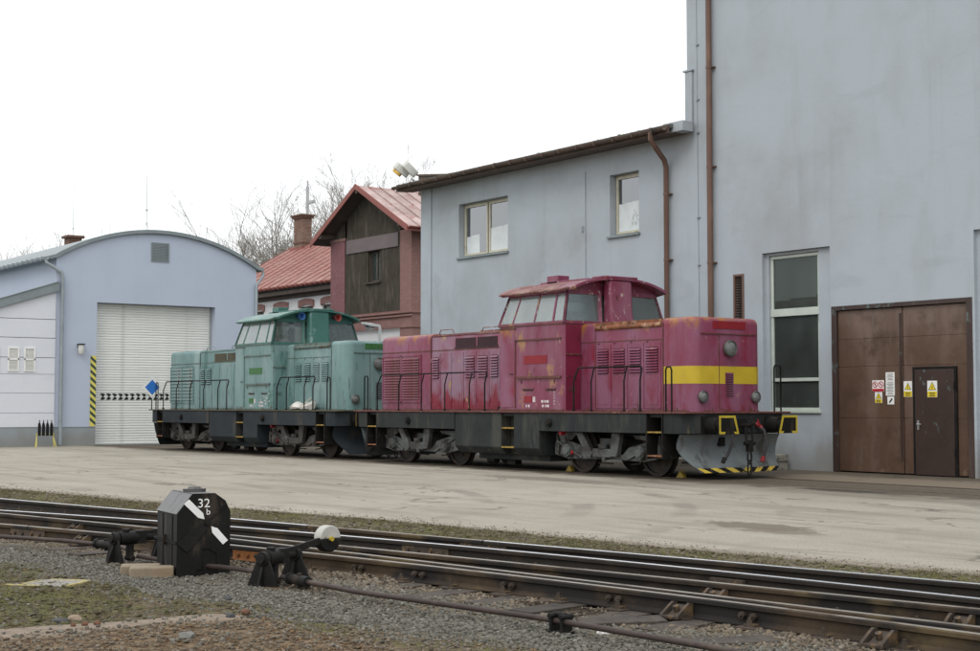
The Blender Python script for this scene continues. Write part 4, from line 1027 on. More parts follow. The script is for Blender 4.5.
# rack of black drag shoes
rk = thing('shoe_rack', 'low yellow tube rack holding black drag shoes by the grey plinth', 'rack', (HX + .55, 18.35, 0))
t_ = MB()
for s in (-1, 1): t_.tube([(0, s * .34, 0), (0, s * .30, .42), (0, s * .30, .48)], .018, 6); t_.tube([(.16, s * .36, 0), (0, s * .30, .42)], .014, 6)
t_.tube([(0, -.34, .47), (0, .34, .47)], .018, 6); t_.build('stand', M['hazard_yellow'], rk)
for k, lab in enumerate(('first', 'second', 'third', 'fourth')):
    d = thing('drag_shoe', 'black drag shoe hanging in the yellow rack, %s from the left' % lab, 'drag shoe', (HX + .57, 18.13 + k * .148, .47), 0, 'drag shoes in the yellow rack')
    b = MB(); b.loft([[(-.03 + .5 * w, -w, z), (.03 + .5 * w, -w, z), (.03 + .5 * w, w, z), (-.03 + .5 * w, w, z)] for z, w in ((-.07, .045), (.12, .052), (.30, .05), (.40, .028))]); b.build('sole', M['black'], d, bevel=.008)
    b = MB(); b.cyl((.02, 0, .40), (.02, 0, .50), .018, n=8); b.build('grip', M['black'], d)

# ------------------------------------------------------------------ brick gable house
def mat_brick(name, c1, c2, mort, sc=1.0):
    t = NT(name); P = t.geo(); s = t.sep(P)
    u = t.math('ADD', s[0], s[1]); cmb = t.n('ShaderNodeCombineXYZ'); t.put(cmb.inputs[0], u); t.put(cmb.inputs[1], s[2])
    b = t.n('ShaderNodeTexBrick'); t.put(b.inputs['Vector'], cmb.outputs[0]); t.put(b.inputs['Color1'], c1); t.put(b.inputs['Color2'], c2); t.put(b.inputs['Mortar'], mort)
    b.inputs['Scale'].default_value = 1; b.inputs['Brick Width'].default_value = .26; b.inputs['Row Height'].default_value = .078; b.inputs['Mortar Size'].default_value = .009; b.inputs['Mortar Smooth'].default_value = .3
    n = t.noise(1.2, 5, P, .6); n2 = t.noise(9, 4, P, .6)
    col = t.mix(t.math('MULTIPLY', t.rng(n, .4, .7), .5), b.outputs['Color'], tuple(q * .72 for q in c1)); col = t.mix(t.math('MULTIPLY', t.rng(n2, .5, .75), .4), col, (.30, .24, .22))
    return t.bsdf(col, .9, 0, .2, t.math('SUBTRACT', 1.0, b.outputs['Fac']), .5, .012)
M['brick_red'] = mat_brick('painted_brick', (.30, .172, .152), (.265, .148, .132), (.19, .115, .105))
M['brick_pink'] = mat_brick('painted_brick_pink', (.25, .115, .125), (.225, .105, .112), (.17, .085, .088))
M['brick_chimney'] = mat_brick('chimney_brickwork', (.20, .10, .07), (.10, .06, .045), (.36, .32, .27))
M['board_brown'] = pm('brown_boards', (.062, .052, .038), .85, vary=.3, vs=2, blots=[((.10, .085, .065), 3, .58, .1, (1, 1, .2), None)], rnd=.22, bump=.3)
M['roof_red'] = pm('red_sheet_roof', (.25, .105, .085), .6, vary=.12, vs=1.2, blots=[((.31, .175, .15), 1.1, .56, .14, S1, None), ((.20, .075, .06), 2.5, .64, .1, S1, None)], rnd=.07, bump=.1)
M['roof_red_pale'] = pm('red_sheet_pale', (.32, .225, .205), .5, vary=.12, vs=1, blots=[((.48, .36, .34), 1.2, .55, .16, S1, None), ((.26, .11, .09), 2.2, .62, .1, S1, None)], rnd=.09, bump=.1)
M['trim_red'] = pm('red_trim', (.25, .085, .07), .6, vary=.15)
M['band_purple'] = pm('grey_purple_board', (.155, .125, .125), .7, vary=.15, vs=1.5)
M['wood_dark'] = pm('dark_soffit', (.075, .06, .05), .85, vary=.25, vs=2, rnd=.1)
GY = 34.0
gh = thing('gable_house', 'brick house with a brown boarded gable and pale red sheet roof beside the wing', 'house', (-56, 40, 0))
mb = MB()
mb.box(-59.02, -57.80, GY, GY + .5, -.05, 9.0); mb.box(-53.15, -52.25, GY, GY + .5, -.05, 9.05)
mb.box(-57.801, -53.149, GY + .02, GY + .4, 4.9, 5.60); mb.box(-59.02, -58.6, GY + .5, 50, -.05, 8.95); mb.box(-52.6, -52.25, GY + .5, 50, -.05, 9.05); mb.box(-59.02, -52.25, 50, 50.3, -.05, 9)
mb.box(-59.1, -57.72, GY - .06, GY + .5, 9.0, 9.12)
rel(mb.build('brick_wall', M['brick_red'], fix=False), gh)
rel(MB().box(-59.06, -57.79, GY - .03, GY - .002, -.05, 8.99).build('brick_pilaster', M['brick_pink']), gh)
crs = MB(); crs.box(-57.79, -52.19, GY - .10, GY + .019, 5.44, 5.52); crs.box(-57.79, -52.21, GY - .07, GY + .019, 5.30, 5.38); crs.box(-57.79, -52.21, GY - .05, GY + .019, 4.82, 4.88)
crs.box(-52.249, -52.19, GY + .02, 50, 5.44, 5.52); crs.box(-52.249, -52.20, GY + .02, 50, 4.82, 4.88)
rel(crs.build('brick_course', M['brick_red'], bevel=.01), gh)
rel(MB().box(-57.79, -53.12, GY + .1, GY + .3, -.05, 4.899).build('white_infill', M['white_wall']), gh)
# boards of the gable: joined, each about two pixels wide
PKX, PKZ, FL, FR, FZ = -55.62, 11.25, -59.62, -51.45, 9.05
VY = 33.25
def roofz(x): return PKZ - (PKZ - FZ) * (abs(x - PKX) / (PKX - FL if x < PKX else FR - PKX))
bd = MB(); x = -57.79
while x < -53.16:
    x1 = min(x + .15, -53.15)
    for a, b in (((5.60, roofz(x) - .12),) if not (x1 > -55.95 and x < -54.75) else ((5.60, 6.95), (8.33, roofz(x) - .12))):
        bd.box(x + .006, x1 - .006, GY + .0, GY + .05, a, b); 
    x = x1
bd.box(-57.795, -53.155, GY + .03, GY + .04, 5.6, 6.95); bd.box(-57.795, -55.95, GY + .03, GY + .04, 6.95, 8.33); bd.box(-54.75, -53.155, GY + .03, GY + .04, 6.95, 8.33)
bd.prism([(-59.2, 9.12), (-52.0, 9.12), (PKX, PKZ - .1)], 'y', GY + .03, GY + .04)
x = -59.0
while x < -57.8: bd.box(x + .006, x + .144, GY, GY + .05, 9.1, roofz(x) - .15); x += .15
stuff(rel(bd.build('boarding', M['board_brown'], fix=False), gh))
rel(MB().box(-57.60, -53.25, GY - .06, GY - .003, 8.36, 8.98).build('board_panel', M['band_purple'], bevel=.01), gh)
wf = MB(); frame_rect(wf, -55.85, -54.80, 7.0, 8.31, GY + .2, GY + .28, .07); wf.box(-55.36, -55.29, GY + .19, GY + .27, 7.0, 8.3); w = rel(wf.build('window_frame', M['wood_dark']), gh)
MB().box(-55.8, -54.85, GY + .24, GY + .25, 7.05, 8.26).build('pane', M['win_glass_dark'], w)
rv = MB(); rv.box(-55.95, -55.85, GY + .01, GY + .3, 6.95, 8.33); rv.box(-54.80, -54.75, GY + .01, GY + .3, 6.95, 8.33); rv.box(-56.0, -54.68, GY - .10, GY + .2, 6.88, 6.95); rel(rv.build('window_reveal', M['board_brown']), gh)
rel(MB().box(-55.95, -54.75, GY + .5, GY + .55, 6.9, 8.4).build('interior', M['room']), gh)
# roof: each sheet panel of both slopes
def slope_panels(root, name, mat, p_eave, p_ridge, along, n, th=.035, seam=True):
    """p_eave/p_ridge (y or x, z) profile; panels run eave to ridge, side by side along an axis"""
rfroot = rel(MB().prism([(PKX, PKZ - .05), (PKX, PKZ - .14), (FR, FZ - .14), (FR, FZ - .05)], 'y', VY + .02, 50.5).build('roof', M['wood_dark']), gh)
rfr2 = rel(MB().prism([(PKX - .002, PKZ - .05), (PKX - .002, PKZ - .14), (FL, FZ - .14), (FL, FZ - .05)], 'y', VY + .02, 50.5).build('roof', M['wood_dark']), gh)
pw = .62; y = VY
L = math.hypot(FR - PKX, PKZ - FZ)
while y < 50.4:
    for fx, root in ((FR + .05, rfroot), (FL - .05, rfr2)):
        fz = FZ - .03
        p = MB(); p.prism([(PKX, PKZ - .048), (PKX, PKZ - .015), (fx, fz + .0), (fx, fz - .033)], 'y', y + .004, y + pw - .004)
        p.prism([(PKX, PKZ - .015), (PKX, PKZ + .03), (fx, fz + .045), (fx, fz)], 'y', y - .014, y + .014)
        p.build('roof_panel', M['roof_red_pale'], root)
    y += pw
tr = MB()
for fx, s in ((FR, 1), (FL, -1)):
    d = Vector((fx - PKX, 0, FZ - PKZ)).normalized()
    tr.prism([(PKX, PKZ + .05), (PKX, PKZ - .20), (fx + s * .06, FZ - .26), (fx + s * .06, FZ + .02)], 'y', VY - .05, VY - .002)
rel(tr.build('verge_board', M['trim_red'], bevel=.008), gh)
for q in ((PKX, PKZ - .28), (FR - .7, roofz(FR - .7) - .25), (FL + .8, roofz(FL + .8) - .25)):
    pu = MB().box(q[0] - .09, q[0] + .09, VY + .0, GY + .03, q[1] - .10, q[1] + .10); rel(pu.build('purlin', M['wood_dark']), gh)
eb = MB(); eb.box(FR - .02, FR + .03, VY, 50, FZ - .22, FZ - .06); rel(eb.build('eaves_board', M['trim_red']), gh)
gg = MB(); gg.prism([(FR + .05 + .075 * math.cos(PI + PI * k / 8) + .06, FZ - .04 + .075 * math.sin(PI + PI * k / 8)) for k in range(9)], 'y', VY, 50); rel(gg.build('gutter', M['trim_red']), gh)
# small pots on the ridge
pt = MB(); pt.box(-56.4, -56.0, 39.0, 39.5, 11.2, 11.75); pt.box(-56.3, -55.9, 40.3, 40.7, 11.2, 11.7); rel(pt.build('chimney', M['brick_chimney'], bevel=.02), gh)

# ------------------------------------------------------------------ white house with the red roof
wh = thing('white_house', 'long white house with a red sheet roof and brick window arches behind the green locomotive', 'house', (-68, 42, 0))
HY = 37.0
mb = MB(); wins = [(-72.65, -71.55), (-70.25, -68.85), (-67.50, -66.1), (-65.15, -63.75), (-62.6, -61.2)]
wall(mb, lambda u, z, d: (u, HY + d, z), -76.5, -59.1, -.05, 7.87, [(a, b, 4.9, 6.62, .18) for a, b in wins])
mb.box(-76.5, -76.2, HY + .01, 46.9, -.05, 7.3); mb.box(-76.5, -59.1, 46.9, 47.1, -.05, 7.3)
rel(mb.build('wall', M['white_wall'], fix=False), wh)
rm = MB()
for a, b in wins: rm.quad((a - .2, HY + .6, 4.8), (b + .2, HY + .6, 4.8), (b + .2, HY + .6, 6.8), (a - .2, HY + .6, 6.8))
rel(rm.build('interior', M['room'], fix=False), wh)
for a, b in wins:
    f = MB(); frame_rect(f, a, b, 4.9, 6.6, HY + .10, HY + .17, .08); f.box((a + b) / 2 - .04, (a + b) / 2 + .04, HY + .095, HY + .16, 4.95, 6.55)
    w = rel(f.build('window_frame', M['wood_dark']), wh); MB().box(a + .05, b - .05, HY + .13, HY + .14, 4.95, 6.55).build('pane', M['win_glass_dark'], w)
    c = (a + b) / 2; hw_ = (b - a) / 2 + .12; pts = []
    for k in range(9): q = -1 + k / 4; pts.append((c + q * hw_, 7.02 - .10 * q * q))
    l_ = MB(); l_.prism([(c - hw_, 6.58), (c - hw_ + .12, 6.58)] + [(c + q * (hw_ - .13), 6.70 - .07 * q * q) for q in (-1, -.5, 0, .5, 1)] + [(c + hw_ - .12, 6.58), (c + hw_, 6.58)] + pts[::-1], 'y', HY - .06, HY - .002)
    rel(l_.build('brick_lintel', M['brick_red'], fix=True), wh)
RZ0, RZ1, RY0, RY1 = 7.72, 10.95, HY - .55, 42.0
XL, XR = -77.6, -59.05
rt = rel(MB().prism([(RY0, RZ0 - .16), (RY0, RZ0 - .03), (RY1, RZ1 - .03), (47.6, RZ0 - .03), (47.6, RZ0 - .16), (RY1, RZ1 - .2)], 'x', XL, XR).build('roof', M['wood_dark']), wh)
def rz(y): return RZ0 + (RZ1 - RZ0) * (y - RY0) / (RY1 - RY0)
x = XL; k = 0
while x < XR - .1:
    x1 = min(x + .95, XR)
    for a, b, lift in ((RY0 - .02, RY0 + 1.05, .03), (RY0 + 1.0, RY1, .0)):
        p = MB(); p.prism([(a, rz(a) - .028 + lift), (a, rz(a) + .01 + lift), (b, rz(b) + .01 + lift), (b, rz(b) - .028 + lift)], 'x', x + .006, x1 - .006)
        p.prism([(a, rz(a) + .01 + lift), (a, rz(a) + .05 + lift), (b, rz(b) + .05 + lift), (b, rz(b) + .01 + lift)], 'x', x - .02, x + .02)
        p.build('roof_panel', M['roof_red'], rt)
    x = x1
rb = MB(); y = RY0 + 1.4
while y < RY1: rb.prism([(y, rz(y) + .008), (y + .02, rz(y + .02) + .03), (y + .05, rz(y + .05) + .012)], 'x', XL, XR); y += .33
rb.build('roof_rib', M['trim_red'], rt)
gg = MB(); gg.prism([(RY0 - .10 + .09 * math.cos(PI + PI * k / 8), RZ0 - .02 + .09 * math.sin(PI + PI * k / 8)) for k in range(9)], 'x', XL, XR)
x = XL
while x < XR: gg.box(x, x + .035, RY0 - .22, RY0 + .0, RZ0 - .13, RZ0 + .02); x += .5
rel(gg.build('gutter', M['trim_red']), wh)
eb = MB(); eb.box(-76.6, XR, RY0 + .02, HY - .01, 7.30, 7.50); eb.box(-76.6, XR, HY - .16, HY - .003, 7.12, 7.30); rel(eb.build('eaves_board', M['wood_dark'], bevel=.01), wh)
cm = MB(); cm.box(-76.7, -75.65, 41.6, 42.2, 9.8, 12.5); cb_ = rel(cm.build('chimney', M['brick_chimney']), wh)
for a, b, g in ((12.5, 12.62, .10), (12.62, 12.72, .16), (11.0, 11.1, .03)): MB().box(-76.7 - g, -75.65 + g, 41.6 - g, 42.2 + g, a + .001, b).build('chimney_course', M['brick_dark'], cb_)
fl = MB(); fl.box(-76.85, -75.35, 41.4, 42.5, 10.35, 10.75); fl.build('flashing', M['trim_red'], cb_)
fu = MB(); fu.tube([(-75.8, 42.0, 12.7), (-75.8, 42.0, 14.4)], .10, 8); fu.tube([(-75.8, 42.0, 14.3), (-75.8, 42.0, 14.75)], .05, 6); fu.tube([(-75.8, 42.0, 13.3), (-75.3, 42.0, 13.45)], .03, 5); fu.box(-75.4, -75.0, 41.9, 42.1, 13.35, 13.5); rel(fu.build('flue_pipe', M['galv']), wh)

# street lamp between the locomotives and the brick house
sl0 = thing('street_lamp', 'grey street lamp with a flat angular head in front of the white infill wall', 'lamp', (-49.3, 30.6, 0))
p = MB(); p.tube([(0, 0, 0), (0, 0, 4.55), (-.02, -.02, 4.66)], [.07, .055, .045], 8); p.build('post', M['galv'], sl0)
p = MB(); p.loft([[(x, s * w, z0 + z) for s, z in ((-1, 0), (1, 0), (1, .1), (-1, .1))] for x, w, z0 in ((-.05, .05, 4.58), (-.45, .13, 4.62), (-.9, .17, 4.70), (-1.25, .12, 4.74))]); p.build('lamp_head', M['galv'], sl0, bevel=.02)
p = MB(); p.loft([[(x, s * w, z0 + z) for s, z in ((-1, -.10), (1, -.10), (1, 0), (-1, 0))] for x, w, z0 in ((-.5, .08, 4.64), (-.75, .12, 4.60), (-1.05, .08, 4.73))]); p.build('lens', M['lamp_glass'], sl0)

# ------------------------------------------------------------------ bare trees beyond the buildings
M['bark'] = pm('bare_bark', (.21, .19, .165), .9, vary=.2, vs=2, world=True)
def tree(x, y, H, seed, label, spread=.5, nb=6, depth=6):
    t = thing('bare_tree', label, 'tree', (x, y, 0), 0, 'bare trees beyond the buildings')
    rr = random.Random(seed); tk = MB(); cr = MB()
    def grow(p, d, L, r, lev):
        pts = [p]; rad = [r]; n = 3 if lev < 3 else 2
        for i in range(n):
            d = (d + Vector((rr.gauss(0, .11), rr.gauss(0, .11), .05 if lev else 0))).normalized()
            p = p + d * (L / n); pts.append(p); rad.append(max(.0095, r * (1 - .28 * (i + 1) / n)))
        (tk if lev == 0 else cr).tube(pts, rad, 7 if lev == 0 else (5 if lev < 3 else 3), caps=False)
        if lev >= depth: return
        kids = nb if lev == 0 else (3 if lev < 4 else rr.choice((2, 3)))
        for k in range(kids):
            tt = rr.uniform(.4, 1.0) if k else 1.0
            q = pts[0].lerp(pts[-1], tt) if k else pts[-1]
            if k and n > 1:
                f = tt * n; i0 = min(n - 1, int(f)); q = pts[i0].lerp(pts[i0 + 1], f - i0)
            ax_ = Vector((rr.gauss(0, 1), rr.gauss(0, 1), rr.gauss(0, .4))); ax_ = (ax_ - d * ax_.dot(d)).normalized()
            nd = (d + ax_ * spread * rr.uniform(.6, 1.4)).normalized()
            grow(q, nd, L * rr.uniform(.58, .82), rad[-1] * rr.uniform(.62, .86), lev + 1)
    grow(Vector((0, 0, 0)), Vector((0, 0, 1)), H * .30, H * .012, 0)
    zs_ = sorted(v[2] for v in cr.v); k = H * .97 / zs_[int(len(zs_) * .985)]
    for m_ in (tk, cr): m_.v = [(a * k, b * k, c * k) for a, b, c in m_.v]
    tk.build('trunk', M['bark'], t, fix=False); cr.build('crown', M['bark'], t, fix=False)
for args in [(-126.0, 75, 26.5, 12, 'tall bare tree rising behind the brick gable roof', .42), (-144, 82, 26.5, 5, 'bare tree behind the chimney of the white house', .55),
             (-152, 80, 24.5, 8, 'bare tree above the red roof, left of the chimney', .6), (-168, 85, 23.5, 13, 'rounded bare tree between the hall roof and the red roof', .65),
             (-148, 70, 20.8, 21, 'thin bare tree just above the right end of the hall roof', .6), (-178, 80, 21.3, 34, 'small bare tree over the middle of the hall roof', .6),
             (-131, 45, 17.3, 55, 'upright bare tree beside the hall chimney', .42), (-148, 48, 18.2, 89, 'bare tree at the far left edge', .5), (-153, 55, 19.2, 144, 'bare tree just left of the hall chimney', .5),
             (-126, 81, 25.5, 233, 'bare tree behind the right slope of the gable roof', .5), (-152, 90, 28.0, 377, 'bare tree behind the ridge of the gable house', .5)]:
    x, y, H, seed, lab, sp_ = args
    tree(x, y, H, seed, lab, sp_, depth=7 if seed in (12, 233, 377) else 6)

# ------------------------------------------------------------------ locomotives
def plan(x0, x1, hw, r0, r1, n=5):
    pts = []
    for cx, cy, r, a in ((x1 - r1, -hw + r1, r1, -PI / 2), (x1 - r1, hw - r1, r1, 0), (x0 + r0, hw - r0, r0, PI / 2), (x0 + r0, -hw + r0, r0, PI)):
        for k in range(n + 1):
            t = a + PI / 2 * k / n; pts.append((cx + r * math.cos(t), cy + r * math.sin(t)))
    return pts
def hood_mesh(x0, x1, hw, z0, z1, r0, r1, rt, e0, e1):
    rings = [[(x, y, z0) for x, y in plan(x0, x1, hw, r0, r1)]]
    for k in range(6):
        a = PI / 2 * k / 5; i = rt * (1 - math.cos(a)); z = z1 - rt + rt * math.sin(a)
        rings.append([(x, y, z) for x, y in plan(x0 + i * e0, x1 - i * e1, hw - i, max(.02, r0 - i * e0), max(.02, r1 - i * e1))])
    return MB().loft(rings)
def louvre(mb, x0, x1, z0, z1, y, n, d=.02):
    for k in range(n):
        z = z0 + (z1 - z0) * (k + .5) / n; s = 1 if d > 0 else -1
        mb.bar((x0, y + d * .36, z), (x1, y + d * .36, z), abs(d), .010, (0, -s * .75, -.65))
def seam(mb, pts, w=.02, d=.008): 
    for a, b in zip(pts, pts[1:]): mb.bar(a, b, w, d, (0, 1, 0))

def make_loco(name, label, X0, P):
    t = thing(name, label, 'locomotive', (X0, YT, .012), 0, 'two locomotives on the yard track')
    body, mid, dark, top, gut, fr = (M[P[k]] for k in ('body', 'mid', 'dark', 'top', 'gutter', 'frame'))
    def B(mb, nm, mat, par=t, **k): return mb.build(nm, mat, par, **k)
    # ---- underframe
    f = MB()
    f.box(-6.15, 6.15, -1.44, 1.44, 1.24, 1.318)
    for s in (-1, 1):
        for a, b in ((-5.22, -1.652), (1.652, 5.22)): f.box(a, b, s * 1.50 - .02, s * 1.50 + .02, .915, 1.318)
        for a, b in ((-6.0, -5.72), (5.72, 6.0)): f.box(a, b, s * 1.48 - .02, s * 1.48 + .02, .915, 1.318)
    f.box(-5.9, 5.9, -.55, .55, .80, 1.235)
    B(f, 'underframe', fr, bevel=.008)
    dk = MB(); pl = plan(-6.42, 6.42, 1.55, .12, .12, 3)
    dk.loft([[(x, y, 1.32) for x, y in pl], [(x, y, 1.358) for x, y in pl]])
    B(dk, 'deck', M[P['deck']], bevel=.006)
    for s in (-1, 1):
        b = MB(); ring = [(6.0, -1.50), (6.20, -1.46), (6.33, -1.30), (6.38, -1.05), (6.38, 1.05), (6.33, 1.30), (6.20, 1.46), (6.0, 1.50)]
        b.prism([(s * x, y) for x, y in ring], 'z', .915, 1.318); B(b, 'buffer_beam', fr, bevel=.01)
    # ---- tank with central steps
    tk = MB(); prof = [(-1.50, 1.318), (-1.50, .52), (-1.36, .36), (1.36, .36), (1.50, .52), (1.50, 1.318)]
    for a, b in ((-1.65, .235), (.715, 1.65)):
        tk.prism(prof if True else prof, 'x', a, b)
    tk.prism([(-1.22, 1.318), (-1.22, .36), (1.22, .36), (1.22, 1.318)], 'x', .236, .714)
    tk.box(-1.2, 1.55, -1.1, 1.1, .22, .359)
    B(tk, 'fuel_tank', fr, bevel=.012)
    for z in (.53, .97):
        st = MB().box(.24, .71, -1.50, -1.23, z - .02, z + .012); B(st, 'step', M['step'])
        st = MB().box(.24, .71, 1.23, 1.50, z - .02, z + .012); B(st, 'step', M['step'])
    # ---- corner steps
    for sx in (-1, 1):
        for sy in (-1, 1):
            c = MB()
            for x in (5.23, 5.70): c.box(sx * x - .015, sx * x + .015, sy * 1.30 - .22, sy * 1.30 + .22, .40, 1.315)
            c.box(sx * 5.23 if sx > 0 else sx * 5.70, sx * 5.70 if sx > 0 else sx * 5.23, sy * 1.12 - .01, sy * 1.12 + .01, .40, 1.315)
            B(c, 'step_box', M['black'])
            for z, m in ((.46, 'pink_rust'), (.94, 'step')):
                c = MB().box(min(sx * 5.25, sx * 5.68), max(sx * 5.25, sx * 5.68), sy * 1.34 - .17, sy * 1.34 + .17, z - .015, z + .015); B(c, 'step', M[m])
    # sill caps
    for x in (2.05, -3.7):
        c = MB(); c.cyl((x, -1.53, 1.10), (x, -1.57, 1.10), .095, n=16); c.cyl((x, -1.57, 1.10), (x, -1.60, 1.10), .055, n=12); B(c, 'sill_cap', M['black'])
    pip = MB(); pip.tube([(-5.1, -1.05, .80), (-2, -1.05, .8), (-1.7, -1.05, .7)], .022, 6); pip.tube([(1.7, -1.15, .62), (2.0, -1.2, .45), (2.2, -1.2, .48), (2.25, -1.18, .80)], .02, 6)
    pip.tube([(1.95, -1.2, .85), (2.1, -1.26, .62), (2.05, -1.24, .40), (2.3, -1.22, .36), (2.5, -1.2, .55)], .018, 6); pip.tube([(2.3, -1.25, .8), (2.36, -1.28, .6), (2.30, -1.27, .5)], .016, 6)
    pip.tube([(-1.72, -1.1, .6), (-1.85, -1.1, .3), (-2.0, -1.0, .25)], .02, 6); pip.cyl((-.9, -1.0, .2), (-.6, -1.0, .2), .09, n=10); pip.box(-.2, .1, -1.0, -.8, .1, .22)
    B(pip, 'pipework', M['black'])
    v = MB(); v.cyl((2.18, -1.20, .88), (2.18, -1.32, .88), .055, n=10); v.cyl((2.52, -1.20, .46), (2.52, -1.30, .46), .05, n=10); B(v, 'valve', M['red_paint'] if P['tone'] == 'pink' else M['red_plate'])
    # ---- bogies
    bm_ = M[P['bogie']]
    for bx in (-3.6, 3.6):
        bg = MB()
        for s in (-1, 1):
            o, i = (s * 1.22, s * 1.12)
            lo, hi = min(o, i), max(o, i)
            bg.prism([(bx - 1.72, .40), (bx - 1.72, .66), (bx - 1.40, .74), (bx - .75, .60), (bx - .55, .44), (bx + .55, .44), (bx + .75, .60), (bx + 1.40, .74), (bx + 1.72, .66), (bx + 1.72, .40), (bx + 1.25, .31), (bx + .5, .33), (bx - .5, .33), (bx - 1.25, .31)], 'y', lo, hi)
            # raised ribs, hangers and the spring seat
            y0, y1 = min(s * 1.34, s * 1.22), max(s * 1.34, s * 1.22)
            bg.prism([(bx - .86, .90), (bx - .62, .90), (bx - .30, .46), (bx - .38, .36), (bx - .52, .40)], 'y', y0, y1)
            bg.prism([(bx + .86, .90), (bx + .62, .90), (bx + .30, .46), (bx + .38, .36), (bx + .52, .40)], 'y', y0, y1) if False else bg.prism([(bx + .34, .90), (bx + .62, .90), (bx + .50, .40), (bx + .28, .40)], 'y', y0, y1)
            bg.box(bx - .28, bx + .30, y0, y1, .38, .56); bg.cyl((bx, s * 1.28, .56), (bx, s * 1.28, .66), .10, .12, 10); bg.cyl((bx + .05, s * 1.30, .30), (bx + .05, s * 1.30, .38), .05, n=8)
            for q in (-1, 1): bg.bar((bx + q * .75, s * 1.235, .36), (bx + q * 1.62, s * 1.235, .70), .05, .06, (0, 1, 0))
            bg.prism([(bx - 1.70, .42), (bx - 1.70, .86), (bx - 1.62, .90), (bx - .95, .90), (bx - 1.15, .74), (bx - 1.45, .66)], 'y', min(s * 1.20, s * 1.15), max(s * 1.20, s * 1.15))
            bg.prism([(bx + 1.70, .42), (bx + 1.70, .86), (bx + .85, .86), (bx + .95, .78), (bx + 1.40, .74)], 'y', min(s * 1.20, s * 1.15), max(s * 1.20, s * 1.15))
        bg.box(bx - 1.6, bx - 1.45, -1.12, 1.12, .42, .62); bg.box(bx + 1.45, bx + 1.6, -1.12, 1.12, .42, .62); bg.box(bx - .3, bx + .3, -1.12, 1.12, .45, .78)
        bo_ = B(bg, 'bogie', bm_, bevel=.008)
        for ax_ in (-1.2, 1.2):
            for s in (-1, 1):
                bxm = MB(); c = (bx + ax_, s * 1.23, .50); bxm.cyl(c, (c[0], s * 1.33, .50), .155, .14, 16); bxm.cyl((c[0], s * 1.33, .5), (c[0], s * 1.36, .5), .10, .085, 12)
                for k in range(6): bxm.cyl((c[0] + .115 * math.cos(k * PI / 3), s * 1.33, .5 + .115 * math.sin(k * PI / 3)), (c[0] + .115 * math.cos(k * PI / 3), s * 1.35, .5 + .115 * math.sin(k * PI / 3)), .018, n=6)
                B(bxm, 'axle_box', bm_, bo_)
                w = MB(); y = s * .72
                rings = [[(bx + ax_ + r * math.cos(2 * PI * k / 36), yy, .50 + r * math.sin(2 * PI * k / 36)) for k in range(36)] for yy, r in ((y - s * .025, .53), (y, .53), (y + s * .01, .502), (y + s * .11, .498), (y + s * .112, .43), (y + s * .08, .42), (y + s * .055, .18), (y + s * .12, .16), (y + s * .12, .0001))]
                w.loft(rings); B(w, 'wheel', M['wheel'], bo_)
            axl = MB().cyl((bx + ax_, -.72, .5), (bx + ax_, .72, .5), .09, n=10); B(axl, 'axle', M['wheel'], bo_)
        bk = MB()
        for q in (-1, 1):
            for s in (-1, 1): bk.box(bx + q * 1.2 - .62, bx + q * 1.2 - .54, s * .72 - .06, s * .72 + .06, .25, .65); bk.bar((bx + q * 1.2 - .58, s * .75, .25), (bx + q * .3, s * .75, .22), .04, .03)
        B(bk, 'brake_gear', M['bogie_dark'], bo_)
    # ---- hoods
    h1 = hood_mesh(-5.92, -3.44, 1.0, 1.36, 3.30, .22, .01, .13, 1, 0); B(h1, 'rear_hood', body)
    h2 = hood_mesh(-3.435, .14, .985, 1.36, 3.27, .01, .01, .09, 0, 0); B(h2, 'engine_hood', mid)
    h3 = hood_mesh(2.54, 5.20, 1.0, 1.36, 3.29, .01, .01, .10, 0, 0); B(h3, 'front_hood', body)
    h4 = hood_mesh(5.205, 6.08, 1.005, 1.36, 3.30, .01, .24, .13, 0, 1); B(h4, 'nose', body)
    tp_ = MB()   # rusty roof skins
    tp_.loft([[(x, y, 3.272) for x, y in plan(-3.43, .13, .93, .01, .01)], [(x, y, 3.282) for x, y in plan(-3.43, .13, .90, .01, .01)]])
    tp_.loft([[(x, y, 3.302) for x, y in plan(-5.75, -3.45, .86, .1, .01)], [(x, y, 3.310) for x, y in plan(-5.72, -3.45, .83, .1, .01)]])
    tp_.box(-3.43, .13, -1.0, -.93, 3.225, 3.262)
    B(tp_, 'hood_roof', top)
    ht = MB()
    for a, b, c in ((-3.35, -2.7, 3.30), (-1.5, .0, 3.29)): ht.tube([(a, -.8, c), (a + .06, -.8, c + .10), (b - .06, -.8, c + .10), (b, -.8, c)], .014, 6)
    ht.box(-2.0, -.3, -.5, .5, 3.28, 3.35); B(ht, 'roof_hatch', top, bevel=.01)
    for s in (-1, 1):
        y = s * 1.0
        sm = MB()
        for z in (2.87,): sm.bar((-5.75, y * 1.004, z), (-3.46, y * 1.004, z), .03, .010, (0, 1, 0)); sm.bar((-3.42, s * .99, z), (.1, s * .99, z), .022, .008, (0, 1, 0))
        sm.bar((2.56, y * 1.002, 2.87), (5.18, y * 1.002, 2.86), .022, .010, (0, 1, 0))
        sm.bar((3.03, y * 1.002, 1.40), (3.03, y * 1.002, 3.14), .02, .012, (0, 1, 0)); sm.bar((5.19, y * 1.004, 1.38), (5.19, y * 1.004, 3.2), .02, .014, (0, 1, 0))
        sm.bar((-3.44, y * 1.004, 1.38), (-3.44, y * 1.004, 3.2), .02, .014, (0, 1, 0))
        sm.box(2.54, 5.95, min(s * 1.0, s * 1.012), max(s * 1.0, s * 1.012), 1.362, 1.385); sm.box(-5.75, .1, min(s * 1.0, s * 1.012), max(s * 1.0, s * 1.012), 1.362, 1.385)
        B(sm, 'seam_strip', M[P['seam']])
